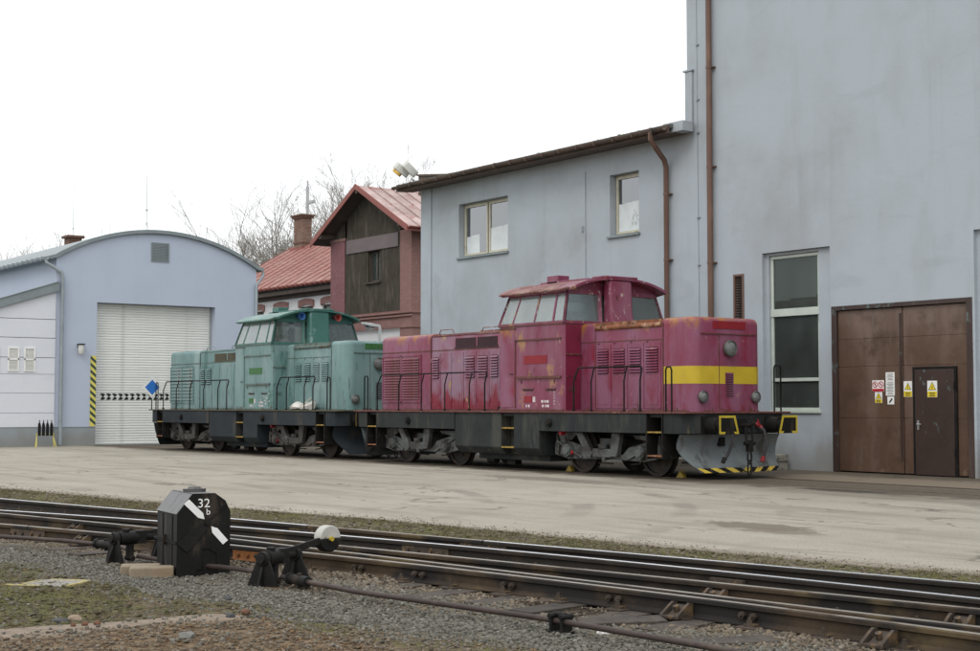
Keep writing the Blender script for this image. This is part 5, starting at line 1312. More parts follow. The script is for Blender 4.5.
        g = MB(); g.tube([(3.05, s * .995, 3.17), (5.15, s * .995, 3.17)], .055, 10); g.box(3.04, 5.16, min(s * .93, s * 1.01), max(s * .93, s * 1.01), 3.19, 3.285); B(g, 'hood_gutter', gut)
        # radiator panels, slat by slat
        slm = MB().prism([(s * 1.0, 0), (s * 1.034, .012), (s * 1.030, .022), (s * 1.0, .062)], 'x', 0, .80).mesh('slat', mid if P['tone'] == 'green' else body)
        for x0 in (-5.68, -4.78):
            pf = MB(); x1 = x0 + .84
            pf.box(x0 - .05, x1 + .05, min(s * 1.002, s * 1.012), max(s * 1.002, s * 1.012), 1.58, 2.78)
            for a, b, c, d in ((x0 - .06, x1 + .06, 2.76, 2.79), (x0 - .06, x1 + .06, 1.56, 1.59), (x0 - .06, x0 - .03, 1.59, 2.76), (x1 + .03, x1 + .06, 1.59, 2.76)): pf.box(a, b, min(s * 1.003, s * 1.03), max(s * 1.003, s * 1.03), c, d)
            pn = B(pf, 'radiator_panel', body)
            if P['tone'] == 'pink':
                for k in range(16): piece('slat', slm, pn, (x0 + .02, s * .012, 1.64 + k * .068))
            else:
                for k in range(10): piece('slat', slm, pn, (x0 + .02, s * .012, 1.64 + k * .112), sc=(1, 1, 1.35))
        # engine room doors with louvres, window grilles
        for x0, x1, lv_ in ((-3.42, -3.02, 1), (-3.0, -2.53, 0), (-2.51, -2.0, 0), (-1.97, -1.47, 1), (-1.44, -.93, 1), (-.91, -.50, 1), (-.48, .1, 0)):
            if P['tone'] == 'green': lv_ = 1 if x0 in (-3.42, -3.0) else 0
            d = MB(); d.box(x0 + .012, x1 - .012, min(s * .984, s * .998), max(s * .984, s * .998), 1.40, 2.80)
            d.box(x0 + .07, x1 - .07, min(s * .998, s * 1.004), max(s * .998, s * 1.004), 1.46, 2.10)
            for z in (1.62, 2.62): d.box(x0 + .0, x0 + .03, min(s * .99, s * 1.012), max(s * .99, s * 1.012), z - .05, z + .05)
            do = B(d, 'access_door', mid, bevel=.004)
            if lv_:
                l = MB(); l.cur = 0; l.box(x0 + .06, x1 - .06, min(s * .999, s * 1.002), max(s * .999, s * 1.002), 2.16, 2.70); l.cur = 1; louvre(l, x0 + .06, x1 - .06, 2.17, 2.69, s * 1.0, 8, s * .056); B(l, 'louvre', [M[P['slit']], mid], do)
        for x0, x1 in ((-2.36, -1.49), (-1.43, -.60)):
            g = MB(); g.box(x0, x1, min(s * .984, s * .992), max(s * .984, s * .992), 2.93, 3.15); g.box(x0 - .03, x1 + .03, min(s * .984, s * 1.0), max(s * .984, s * 1.0), 2.89, 2.93)
            for q in range(12): xx = x0 + (x1 - x0) * (q + .5) / 12; g.box(xx - .004, xx + .004, min(s * .992, s * .996), max(s * .992, s * .996), 2.93, 3.15)
            B(g, 'grille', M['louvre_dark'] if P['tone'] == 'pink' else M['grille_dark'])
        for x0, x1 in ((3.06, 3.555), (3.575, 4.085), (4.105, 4.60), (4.62, 5.13)):
            d = MB(); d.box(x0, x1, min(s * .999, s * 1.014), max(s * .999, s * 1.014), 1.42, 2.80)
            d.box(x0 + .07, x1 - .08, min(s * 1.014, s * 1.021), max(s * 1.014, s * 1.021), 1.50, 2.08)
            d.cyl((x0 + .09, s * 1.01, 2.83), (x0 + .09, s * 1.04, 2.83), .018, n=6)
            do = B(d, 'access_door', body, bevel=.004)
            l = MB(); l.cur = 0; l.box(x0 + .06, x1 - .08, min(s * 1.0145, s * 1.0175), max(s * 1.0145, s * 1.0175), 2.17, 2.71); l.cur = 1; louvre(l, x0 + .06, x1 - .08, 2.18, 2.70, s * 1.016, 9, s * .050); B(l, 'louvre', [M[P['slit']], body], do)
    # ---- nose furniture (both ends get lamps)
    if P['stripe']:
        s_ = MB(); pp = plan(5.212, 6.083, 1.0085, .01, .243, 8)
        keep = [q for q in pp]
        rings = [[(x, y, z) for x, y in keep] for z in (1.93, 2.29)]
        s_.loft(rings, True, False, False); B(s_, 'nose_stripe', M['yellow_stripe'])
        rs_ = MB(); rings = [[(x, y, z) for x, y in plan(-5.923, -5.62, 1.003, .223, .01, 8)] for z in (1.93, 2.29)]; rs_.loft(rings, True, False, False); B(rs_, 'nose_stripe', M['yellow_stripe'])
    for e in (1, -1):
        xf = 6.08 if e > 0 else -5.92
        def X(d): return xf + e * d
        def bxx(mb, d0, d1, *r): mb.box(min(X(d0), X(d1)), max(X(d0), X(d1)), *r)
        for (y, z, r, dp_) in ((0.0, 2.66, .17, .09), (-.76, 1.66, .125, .06), (.76, 1.66, .125, .06)):
            lm = MB(); lm.cyl((X(-.01), y, z), (X(dp_ * .6), y, z), r * .86, r, 20, False); lm.cyl((X(dp_ * .6), y, z), (X(dp_), y, z), r * 1.06, r * 1.0, 20, False)
            lm.loft([[(X(q), y + rr * math.cos(2 * PI * k / 20), z + rr * math.sin(2 * PI * k / 20)) for k in range(20)] for q, rr in ((dp_, r), (dp_ + .01, r * .93), (dp_ - .02, r * .86))], True, False, False)
            ho = B(lm, 'headlight', M['lamp_rim'])
            g = MB(); g.loft([[(X(q), y + rr * math.cos(2 * PI * k / 20), z + rr * math.sin(2 * PI * k / 20)) for k in range(20)] for q, rr in ((dp_ - .02, r * .88), (dp_ + .012, r * .6), (dp_ + .022, .01))], True, False, True); B(g, 'lens', M['lamp_glass'], ho)
        d = MB(); bxx(d, .0, .012, -.44, .50, 3.06, 3.22); B(d, 'number_plate', M[P['plate']])
        d = MB(); bxx(d, .002, .022, -.80, .80, 2.945, 2.965); B(d, 'marker_rail', M[P['seam']])
        d = MB(); bxx(d, .001, .006, -.10, .14, 1.64, 2.16); vs_ = B(d, 'nose_vent', body if not P['stripe'] else body)
        sl = MB(); bxx(sl, .004, .014, -.08, .12, 0, .022); me = sl.mesh('slat', M['louvre_dark'])
        for k in range(10): piece('slat', me, vs_, (0, 0, 1.67 + k * .048))
        d = MB(); bxx(d, .001, .008, -.28, -.265, 1.38, 2.94); B(d, 'nose_seam', M[P['seam']])
        # buffers
        for y in (-.875, .875):
            xb = e * 6.38
            b = MB(); b.cyl((xb, y, 1.09), (xb + e * .30, y, 1.09), .17, .15, 16); b.cyl((xb + e * .30, y, 1.09), (xb + e * .50, y, 1.09), .115, n=14)
            b.box(min(xb, xb + e * .03), max(xb, xb + e * .03), y - .22, y + .22, .93, 1.27); bu = B(b, 'buffer', M['black_paint'])
            sg = -1 if y < 0 else 1
            out, inn_t, inn_b = y + sg * .25, y - sg * .20, y - sg * .30
            poly = [(out, .92), (inn_b, .92), (inn_t, 1.285), (out, 1.285)]
            hd_ = MB().prism(poly, 'x', xb + e * .50, xb + e * .54); B(hd_, 'buffer_head', M['black_paint'], bu, bevel=.01)
            ed = MB(); xx = xb + e * .5425
            ip = [(out - sg * .045, .965), (inn_b + sg * .06, .965), (inn_t + sg * .045, 1.24), (out - sg * .045, 1.24)]
            for k in range(4):
                a, b_, c, d_ = poly[k], poly[(k + 1) % 4], ip[(k + 1) % 4], ip[k]
                if k == 0: 
                    ed.prism([a, (a[0] * .72 + b_[0] * .28, a[1]), (d_[0] * .72 + c[0] * .28, d_[1]), d_], 'x', xx, xx + e * .004); ed.prism([(a[0] * .2 + b_[0] * .8, a[1]), b_, c, (d_[0] * .2 + c[0] * .8, d_[1])], 'x', xx, xx + e * .004)
                else: ed.prism([a, b_, c, d_], 'x', xx, xx + e * .004)
            B(ed, 'edge_marking', M['yellow'], bu)
        # coupling hook, chain and brake hoses
        hk = MB(); xb = e * 6.38
        hk.box(min(xb, xb + e * .06), max(xb, xb + e * .06), -.16, .16, .96, 1.22); hk.tube([(xb, 0, 1.08), (xb + e * .28, 0, 1.08), (xb + e * .38, 0, 1.14), (xb + e * .36, 0, 1.22), (xb + e * .28, 0, 1.24)], [.05, .05, .045, .035, .02], 8)
        B(hk, 'coupling_hook', M['black'])
        sc = MB(); sc.tube([(xb + e * .25, -.09, 1.05), (xb + e * .27, -.09, .72)], .022, 6); sc.tube([(xb + e * .25, .09, 1.05), (xb + e * .27, .09, .72)], .022, 6); sc.cyl((xb + e * .27, -.14, .72), (xb + e * .27, .14, .72), .045, n=10); sc.box(xb + e * .27 - .05, xb + e * .27 + .05, -.06, .06, .55, .78)
        cp = B(sc, 'screw_coupling', M['black'])
        for z, hh in ((.44, .14), (.22, .16)):
            lk = MB(); pts = [(xb + e * .27, .055 * math.cos(2 * PI * k / 14), z + hh * math.sin(2 * PI * k / 14)) for k in range(15)]; lk.tube(pts, .018, 6); B(lk, 'chain_link', M['black'], cp)
        for y0, y1, m in ((-.42, -.66, 'hose'), (.48, .46, 'hose')):
            hs = MB(); hs.tube([(xb + e * .05, y0, 1.06), (xb + e * .20, y0 + .02, .98), (xb + e * .26, (y0 + y1) / 2 + .06, .72), (xb + e * .24, (y0 * .3 + y1 * .7), .50), (xb + e * .22, y1, .40)], .032, 8); ho = B(hs, 'brake_hose', M[m])
            if P['tone'] == 'pink':
                cp_ = MB(); cp_.cyl((xb + e * .22, y1, .44), (xb + e * .22, y1 - .05, .34), .045, n=8)
                if y0 > 0: cp_.tube([(xb + e * .02, y0 - .02, 1.12), (xb + e * .14, y0 + .03, 1.02)], .04, 8); cp_.tube([(xb + e * .1, y0 - .06, 1.2), (xb + e * .12, y0 - .02, 1.06)], .018, 6)
                B(cp_, 'hose_coupling', M['red_plate'] if y0 > 0 else M['black'], ho)
        # snow plough
        pg = MB(); N = 8; rows = []
        for k in range(N + 1):
            q = k / N; z = .90 - .76 * q
            row = []
            for j in range(11):
                u = -1 + j / 5
                hw_ = 1.44 - .34 * max(0, q - .3) ** 1.4 / .6 if q > .3 else 1.44
                xx = 6.14 + .12 * (1 - abs(u)) - .20 * math.sin(PI * min(1, q * 1.1)) + .24 * q
                row.append((e * xx, u * hw_, z))
            rows.append(row)
        for off in (0, -.02):
            o0 = len(pg.v); pg.v += [(x + e * off, y, z) for r_ in rows for x, y, z in r_]
            for k in range(N):
                for j in range(10): pg.f.append([o0 + k * 11 + j, o0 + k * 11 + j + 1, o0 + (k + 1) * 11 + j + 1, o0 + (k + 1) * 11 + j]); pg.m.append(0)
        pgo = B(pg, 'snow_plough', M[P['plough']], fix=False)
        if P['stripe'] and e > 0:
            hz = MB(); r0, r1 = rows[-1], rows[-2]
            def lerp(row, u): 
                j = min(9, max(0, int((u + 1) * 5))); f_ = (u + 1) * 5 - j; a, b = row[j], row[j + 1]; return tuple(a[i] + (b[i] - a[i]) * f_ for i in range(3))
            NS = 12
            for k in range(NS):
                u0, u1 = -1 + 2 * k / NS, -1 + 2 * (k + 1) / NS; sh = -.13 if u0 < 0 else .13
                def cl(u): return max(-1, min(1, u))
                hz.cur = k % 2
                q = [lerp(r0, cl(u0 - sh * .5)), lerp(r0, cl(u1 - sh * .5)), lerp(r1, cl(u1 + sh * .5)), lerp(r1, cl(u0 + sh * .5))]
                hz.quad(*[(x + e * .03, y, z - .004) for x, y, z in q])
            B(hz, 'hazard_stripe', [M['yellow_worn'], M['black_paint']], pgo, fix=False, smooth=False)
            cu = MB(); a = rows[1][4]; cu.box(a[0] - .05, a[0] + .04, -.40, -.26, .66, .84); B(cu, 'plough_slot', M['black'], pgo)
        # end hoop rails and side guards
        for s in (-1, 1):
            hp = MB()
            if s < 0: hp.tube([(e * 5.76, s * 1.46, 1.34), (e * 5.76, s * 1.46, 2.20), (e * 5.79, s * 1.46, 2.26), (e * 5.90, s * 1.46, 2.26), (e * 5.93, s * 1.46, 2.20), (e * 5.93, s * 1.46, 1.34)], .018, 8)
            else: hp.tube([(e * 6.10, 1.33, 1.34), (e * 6.10, 1.33, 2.28), (e * 6.10, 1.36, 2.33), (e * 6.10, 1.50, 2.33), (e * 6.10, 1.53, 2.28), (e * 6.10, 1.53, 1.34)], .018, 8)
            B(hp, 'hoop_rail', M['black_paint'])
    # ---- walkway handrails
    for s in (-1, 1):
        for xs_, zt in (((-5.22, -4.18, -3.13, -2.09, -1.05, -.42), 2.28), ((2.88, 3.47, 4.53, 5.03), 2.30)):
            hr = MB(); ends = xs_[0], xs_[-1]; y0, y1 = s * 1.50, s * 1.42
            hr.tube([(ends[0], y0, 1.34), (ends[0], y0, 2.0), (ends[0] + .03, y1, zt - .05), (ends[0] + .08, y1, zt), (ends[1] - .08, y1, zt), (ends[1] - .03, y1, zt - .05), (ends[1], y0, 2.0), (ends[1], y0, 1.34)], .019, 8)
            for x in xs_[1:-1]: hr.tube([(x, y0, 1.34), (x, y0, 2.0), (x, y1, zt - .01)], .017, 6)
            for x in xs_: hr.cyl((x, y0, 1.36), (x, y0, 1.39), .04, n=8)
            B(hr, 'handrail', M['black_paint'])
    # ---- cab
    cx0, cx1 = .14, 2.54
    cb = MB(); ch = .05
    pl = [(cx0 + ch, -1.5), (cx1 - ch, -1.5), (cx1, -1.5 + ch), (cx1, 1.5 - ch), (cx1 - ch, 1.5), (cx0 + ch, 1.5), (cx0, 1.5 - ch), (cx0, -1.5 + ch)]
    cb.prism(pl, 'z', 1.36, 3.315); B(cb, 'cab', M[P['cab']])
    # upper cab: posts between sloping panes
    zb, zt = 3.316, 4.055; ib, it = 0.0, .20
    def P3(u, v, side):      # u along the side 0..1, v up 0..1
        x0_, x1_ = cx0 + it * v, cx1 - it * v * .55; y_ = 1.49 - it * v; z = zb + (zt - zb) * v
        if side == 'n': return Vector((x0_ + (x1_ - x0_) * u, -y_, z))
        if side == 'f': return Vector((x0_ + (x1_ - x0_) * u, y_, z))
        if side == 'r': return Vector((x0_, -y_ + 2 * y_ * u, z))
        return Vector((x1_, -y_ + 2 * y_ * u, z))
    posts = MB()
    sides = {'n': [0, .20, .225, .54, .56, .82, .855, 1], 'f': [0, .20, .225, .54, .56, .82, .855, 1], 'r': [0, .36, .40, .60, .64, 1], 'e': [0, .335, .365, .635, .665, 1]}
    for sd in sides:
        for u in (0, 1): posts.bar(P3(u, 0, sd), P3(u, 1, sd), .055, .055)
        posts.bar(P3(0, .02, sd), P3(1, .02, sd), .05, .06); posts.bar(P3(0, .95, sd), P3(1, .95, sd), .06, .10)
        us = sides[sd]
        for k in range(1, len(us) - 1, 2): 
            u = (us[k] + us[k + 1]) / 2; posts.bar(P3(u, 0, sd), P3(u, 1, sd), .045 if sd in 'nf' else .09, .04)
    B(posts, 'window_post', dark)
    for sd in sides:
        us = sides[sd]
        for k in range(0, len(us) - 1, 2):
            g = MB(); q = [P3(us[k], .03, sd), P3(us[k + 1], .03, sd), P3(us[k + 1], .93, sd), P3(us[k], .93, sd)]
            nrm = (q[1] - q[0]).cross(q[3] - q[0]).normalized() * .004
            g.add([tuple(v + nrm) for v in q] + [tuple(v - nrm) for v in q], [(0, 1, 2, 3), (7, 6, 5, 4), (0, 4, 5, 1), (1, 5, 6, 2), (2, 6, 7, 3), (3, 7, 4, 0)])
            B(g, 'cab_window', M['cab_glass'] if sd != 'e' else M['cab_glass_front'], smooth=False)
    inn = MB(); inn.box(cx0 + .2, cx1 - .15, -1.2, 1.2, 3.318, 3.33); inn.box(cx0 + .3, cx0 + .7, -.5, .5, 3.33, 3.65); inn.tube([(1.9, -.6, 3.33), (1.9, -.6, 3.75)], .03, 6); inn.box(1.7, 2.1, -.9, -.35, 3.55, 3.62)
    B(inn, 'control_desk', M['room'])
    st_ = MB()
    for y in (-.75, .75): st_.box(.95, 1.4, y - .22, y + .22, 3.33, 3.42); st_.box(.92, 1.0, y - .22, y + .22, 3.42, 3.86)
    B(st_, 'seat', M['black'], bevel=.02)
    if P['tone'] == 'green':
        nb = MB(); nb.box(2.30, 2.33, -.80, -.28, 3.34, 3.82); nb.box(2.30, 2.33, -.80, -.62, 3.34, 3.9); B(nb, 'cardboard_sheet', M['off_white'])
    else:
        nb = MB(); nb.box(1.8, 2.0, -.35, -.25, 3.33, 3.85); B(nb, 'inner_cabinet', M['green_top'])
    # vaulted roof with overhanging brow at the front
    rings = []
    NR = 20
    for x, zl, w, th in ((.10, 4.05, 1.42, .05), (.16, 4.025, 1.47, .06), (2.30, 4.03, 1.48, .06), (2.42, 4.04, 1.47, .055), (2.56, 4.07, 1.45, .05), (2.70, 4.09, 1.42, .045), (2.76, 4.10, 1.40, .04)):
        o_ = []; i_ = []
        for k in range(NR + 1):
            u = math.sin(PI / 2 * (-1 + 2 * k / NR)); z = zl + (4.325 - zl) * (1 - abs(u) ** 2.1) ** .82
            if x > 2.4 and abs(u) > .5: z -= (abs(u) - .5) * .10 * min(1, (x - 2.4) * 2)
            o_.append((x, w * u, z + .03)); i_.append((x, (w - th * .7) * u, z - th * .55))
        rings.append(o_ + i_[::-1])
    rf_ = MB().loft(rings); nq = len(rings[0])
    for k in range(len(rf_.m)):
        if k >= 2 * nq: rf_.m[k] = 1
    for k in range(len(rf_.f) - 2): 
        if (k % nq) > NR: rf_.m[k] = 1
    B(rf_, 'cab_roof', [top, dark])
    for x_, xi in ((cx0 + .20, .03), (cx1 - .14, .03)):      # end walls between the panes and the vault
        pts = [(-1.27, 4.02), (1.27, 4.02)]
        for k in range(NR + 1):
            y_ = 1.27 - 2.54 * k / NR; pts.append((y_, 4.0 + .29 * (1 - abs(y_ / 1.48) ** 2.1) ** .82))
        B(MB().prism(pts, 'x', x_, x_ + xi), 'end_wall', dark)
    for s in (-1, 1):
        gr_ = MB(); gr_.tube([(.14, s * 1.475, 4.04), (2.36, s * 1.485, 4.045), (2.52, s * 1.475, 4.06), (2.62, s * 1.455, 4.085)], .026, 6); B(gr_, 'roof_gutter', top)
    bt = MB(); bt.box(.75, 1.15, -.55, -.2, 4.3, 4.50); bt.cyl((1.6, .1, 4.3), (1.6, .1, 4.42), .07, n=10); bt.box(.5, 2.2, -.55, .55, 4.27, 4.365); bt.box(2.3, 2.77, -.48, .48, 4.335, 4.385); B(bt, 'roof_vent', dark, bevel=.01)
    # exhaust casing in front of the cab
    ex = MB(); ex.loft([[(2.535, -.36, z), (2.72 + d, -.33, z), (2.72 + d, .33, z), (2.535, .36, z)] for z, d in ((3.22, .12), (3.6, .06), (4.30, .02))]); B(ex, 'exhaust_casing', M[P['cab']] if P['tone'] == 'pink' else dark, bevel=.05)
    # cab side furniture
    for s in (-1, 1):
        y = s * 1.5
        def bb(mb, x0, x1, z0, z1, d0, d1): mb.box(x0, x1, min(y + s * d0, y + s * d1), max(y + s * d0, y + s * d1), z0, z1)
        d = MB(); bb(d, .20, .76, 1.44, 3.23, .0, .012); do = B(d, 'cab_door', M[P['door']], bevel=.006)
        h = MB(); h.tube([(.70, y + s * .02, 2.2), (.70, y + s * .05, 2.2), (.62, y + s * .05, 2.2)], .012, 6); B(h, 'handle', M['black'], do)
        tr = MB(); bb(tr, .78, 2.47, 2.955, 2.985, .001, .03); bb(tr, .78, .80, 1.42, 2.955, .001, .018); bb(tr, .87, 2.46, 2.09, 2.14, .001, .05); bb(tr, .18, .80, 3.235, 3.26, .001, .03); bb(tr, .15, 2.53, 3.285, 3.315, .001, .022)
        bb(tr, 1.06, 1.46, 1.845, 1.87, .001, .02); bb(tr, 1.90, 2.27, 1.845, 1.87, .001, .02); bb(tr, .15, 2.53, 1.365, 1.40, .001, .02)
        B(tr, 'trim_strip', M[P['seam']])
        sl = MB(); bb(sl, 1.08, 1.44, 1.81, 1.842, .001, .006); bb(sl, 1.92, 2.25, 1.81, 1.842, .001, .006); bb(sl, 1.0, 1.02, 1.98, 2.06, .001, .01); bb(sl, 2.2, 2.22, 1.98, 2.06, .001, .01); B(sl, 'slot', M['louvre_dark'])
        n_ = MB(); bb(n_, 1.11, 1.95, 2.42, 2.61, .001, .010); B(n_, 'number_plate', M[P['plate']])
        n_ = MB(); bb(n_, 1.11, 1.40, 1.55, 1.70, .001, .006); B(n_, 'small_plate', M[P['plate']])
        pt = MB(); rr = random.Random(17 if P['tone'] == 'pink' else 23)
        bb(pt, 1.43, 1.52, 1.56, 1.68, .001, .004)
        for x, z, w in ((1.20, 1.475, .05), (1.29, 1.475, .05), (1.78, 1.575, .08), (1.88, 1.575, .05), (1.97, 1.575, .08), (1.80, 1.475, .06), (1.90, 1.475, .04), (1.98, 1.475, .07)):
            bb(pt, x - w / 2, x + w / 2, z - .028, z + .028, .001, .004)
        for k in range(5): bb(pt, 2.195, 2.21, 1.50 + k * .065, 1.54 + k * .065, .001, .004)
        if P['tone'] == 'green':
            for k in range(12): x = rr.uniform(1.7, 2.4); z = rr.uniform(1.45, 1.85); bb(pt, x, x + rr.uniform(.02, .09), z, z + rr.uniform(.01, .05), .001, .004)
        B(pt, 'stencil_mark', M['stencil_white'])
    if P['tone'] == 'pink':
        for s in (-1, 1): B(MB().box(2.541, 2.546, min(s * 1.02, s * 1.44), max(s * 1.02, s * 1.44), 1.40, 3.30), 'front_panel', M['pink_deep'])
    fs = MB()          # trims on the cab's front wall
    for s in (-1, 1):
        lo, hi = min(s * 1.03, s * 1.46), max(s * 1.03, s * 1.46)
        fs.box(2.5465, 2.57, lo, hi, 2.60, 2.63); fs.box(2.5465, 2.56, lo + .1, hi - .15, 1.86, 1.885); fs.box(2.5465, 2.56, lo + .1, hi - .15, 1.80, 1.825); fs.tube([(2.54, s * 1.2, 2.12), (2.60, s * 1.2, 2.12), (2.60, s * 1.42, 2.12), (2.54, s * 1.42, 2.12)], .012, 6)
    B(fs, 'trim_strip', M[P['seam']])
    dr = MB(); dr.tube([(.03, -1.02, 2.9), (.03, -1.16, 2.75), (.03, -1.16, 1.5), (.0, -1.1, 1.38)], .02, 6); dr.box(-.25, -.02, -1.25, -.99, 1.36, 1.46); B(dr, 'drain_pipe', M['black'])
    if P['tone'] == 'green':
        for y, m in ((-.62, 'blue_horn'), (.62, 'red_horn')):
            hn = MB(); hn.cyl((2.45, y, 4.15), (2.60, y, 4.14), .045, .06, 12); hn.loft([[(x, y + r * math.cos(2 * PI * k / 14), 4.14 + r * math.sin(2 * PI * k / 14)) for k in range(14)] for x, r in ((2.60, .06), (2.72, .085), (2.78, .115), (2.77, .09), (2.66, .05))], True, False, True); B(hn, 'horn', M[m])
    return t
M['grille_dark'] = pm('grille_olive', (.075, .07, .045), .7, vary=.3)
M['stencil_white'] = pm('stencil_white', (.60, .52, .54), .6, vary=.3, vs=9)
M['yellow_worn'] = pm('yellow_worn', (.50, .36, .05), .55, vary=.25, vs=4, blots=[((.16, .11, .05), 6, .6, .06, S1, None)])
pinkP = dict(tone='pink', body='pink', mid='pink_mid', dark='pink_cab', cab='pink_cab', door='pink', top='pink_top', gutter='pink_rust', frame='frame', deck='pink_seam', bogie='bogie', plough='plough', plate='red_plate', seam='pink_seam', stripe=True, slit='louvre_dark')
greenP = dict(tone='green', body='green', mid='green', dark='green_dark', cab='green', door='green', top='green_top', gutter='green_rust', frame='frame_green', deck='grille_dark', bogie='bogie_dark', plough='frame_green', plate='green_plate', seam='green_rust', stripe=False, slit='louvre_green')
pink = make_loco('diesel_locomotive', 'faded magenta diesel locomotive with rust patches and a yellow nose stripe', -27.6, pinkP)
green = make_loco('diesel_locomotive', 'pale green diesel locomotive with a central cab, standing behind the magenta one', -41.28, greenP)

# things on and around the locomotives
sk = thing('sack', 'crumpled white sack lying on the walkway of the green locomotive', 'sack', (-41.28 + 3.95, YT - 1.22, 1.372))
b = MB(); r3 = random.Random(4); rings = []
for i in range(9):
    u = i / 8; x = -.62 + 1.24 * u; w = .20 * math.sin(PI * (.12 + .8 * u)) + .02; hh = .19 * math.sin(PI * (.15 + .72 * u)) * (1 + .35 * math.sin(u * 9)) + .03
    if i == 8: hh = .30; w = .08
    rings.append([(x + r3.uniform(-.03, .03), w * math.cos(2 * PI * k / 10) + r3.uniform(-.02, .02), max(0, hh * (.5 + .5 * math.sin(2 * PI * k / 10)) + r3.uniform(-.02, .02))) for k in range(10)])
b.loft(rings); b.build('sack_body', M['sack'], sk)
b = MB(); b.tube([(.1, -.17, .1), (.35, -.14, .18), (.58, -.05, .34)], .018, 6); b.build('tie', M['cream'], sk)
bs = thing('diamond_sign', 'blue diamond sign with a white edge fixed to the end railing of the green locomotive', 'sign', (-41.28 - 6.36, YT - 1.42, 2.12))
bs.rotation_euler = (0, R(0), R(0))
b = MB(); b.T = Matrix.Rotation(R(45), 4, 'X'); b.box(.0, .008, -.27, .27, -.27, .27); b.build('backing', M['white_paint'], bs)
b = MB(); b.T = Matrix.Rotation(R(45), 4, 'X'); b.box(.0085, .012, -.185, .185, -.185, .185); b.build('face', M['blue_paint'], bs)
b = MB(); b.tube([(-.02, .0, -.76), (-.02, 0, .2)], .017, 6); b.tube([(-.02, .16, -.76), (-.02, .16, .05)], .017, 6); b.build('bracket', M['black'], bs)
for x, lab in ((-25.72, 'yellow wheel chock on the rail under the magenta locomotive, beside its third wheel'), (-22.12, 'yellow wheel chock on the rail in front of the last wheel, by the snow plough')):
    c = thing('wheel_chock', lab, 'wheel chock', (x, YT - .78, .013), 0, 'yellow wheel chocks')
    c.scale = (.62, .8, .8)
    b = MB(); b.prism([(-.16, 0), (.16, 0), (.16, .05), (.03, .17), (-.02, .17), (-.16, .03)], 'y', -.06, .06); b.build('wedge', M['chock_yellow'], c, bevel=.008)
    b = MB(); b.tube([(.06, -.05, .12), (.12, -.05, .2), (.18, -.05, .16)], .012, 6); b.build('grip', M['chock_yellow'], c)

# ------------------------------------------------------------------ point machine cover "32 b"
M['cover_top'] = pm('cover_top_grey', (.105, .105, .105), .42, vary=.2, vs=5, blots=[((.055, .05, .045), 6, .6, .08, S1, None), (RUST, 14, .70, .04, S1, None)], bump=.15)
bx = thing('point_indicator_box', 'black iron point indicator box with the number 32 and white arrow blades beside the track', 'point indicator', (-12.60, 5.655, -.075), R(-8)); bx.scale = (.76, 1.07, 1.0)
L, W = .90, .46     # body runs along local -x, face at local x = 0
pf = [(0, 0), (0, .57), (.135, .75), (.325, .75), (.415, .68), (W, .58), (W, 0)]
b = MB(); b.prism([(y, z) for y, z in pf], 'x', -L, -.012); b.build('housing', M['black_paint'], bx, bevel=.006)
b = MB()
o1 = .012
for a, c in ((pf[1], pf[2]), (pf[2], pf[3])):
    dy, dz = c[0] - a[0], c[1] - a[1]; l = math.hypot(dy, dz); ny, nz = -dz / l, dy / l
    b.prism([(a[0], a[1]), (c[0], c[1]), (c[0] + ny * o1, c[1] + nz * o1), (a[0] + ny * o1, a[1] + nz * o1)], 'x', -L - .004, -.016)
b.build('top_plate', M['cover_top'], bx)
b = MB(); b.prism([(-.006, 0)] + [(-.006, .575), (.13, .762), (.33, .762), (.424, .69), (.468, .585), (.468, 0), (.35, 0), (.35, .20), (.28, .25), (.22, .25), (.22, .06), (.17, .06), (.17, 0)], 'x', -.012, .0)
b.build('face_plate', M['black_paint'], bx, bevel=.003)
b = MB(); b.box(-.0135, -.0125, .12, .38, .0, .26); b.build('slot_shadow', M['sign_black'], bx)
b = MB(); b.cyl((-.40, .23, .76), (-.40, .23, .792), .10, .105, 16); b.cyl((-.40, .23, .792), (-.40, .23, .81), .07, .05, 14); b.build('cap', M['cover_top'], bx)
b = MB()
for x in (-.22, -.62): b.bar((x, -.003, .0), (x, -.003, .56), .022, .005, (0, 1, 0))
b.box(-1.0, -.02, -.012, -.003, .30, .325); b.box(-.52, -.50, -.03, -.003, .27, .37); b.build('rib', M['black_paint'], bx)
cy_, cz_ = .262, .495
bl = thing  # blades: two white, two black, around a boss
def blade(a, l0, l1, w, mat, tip, x0=.004):
    m = MB(); d = (math.cos(a), math.sin(a)); n_ = (-d[1], d[0])
    def Q(l, s): return (cy_ + d[0] * l + n_[0] * s, cz_ + d[1] * l + n_[1] * s)
    if tip == 'in': p = [Q(l0, 0), Q(l0 + .05, w), Q(l1, w), Q(l1, -w), Q(l0 + .05, -w)]
    else: p = [Q(l0, w * .7), Q(l1 - .03, w), Q(l1, w * .8), Q(l1, -w), Q(l0, -w * .7)]
    m.prism(p, 'x', x0, x0 + .008)
    m.build('arrow_blade', M[mat], bx, bevel=.002)
blade(R(134), .04, .27, .030, 'white_paint', 'in'); blade(R(-50), .05, .25, .030, 'white_paint', 'in')
blade(R(226), .04, .32, .060, 'black', 'out', .012); blade(R(47), .04, .23, .012, 'black', 'out')
b = MB(); b.cyl((0, cy_, cz_), (.026, cy_, cz_), .035, .028, 10); b.build('boss', M['black'], bx)
for txt, y, z, sz in (('32', .228, .668, .115), ('b', .268, .59, .08)):
    me = text_mesh(txt, sz, .0015); me.materials.append(M['white_paint'])
    o = piece('lettering', me, bx, (.0025, y, z), (PI / 2, 0, PI / 2))
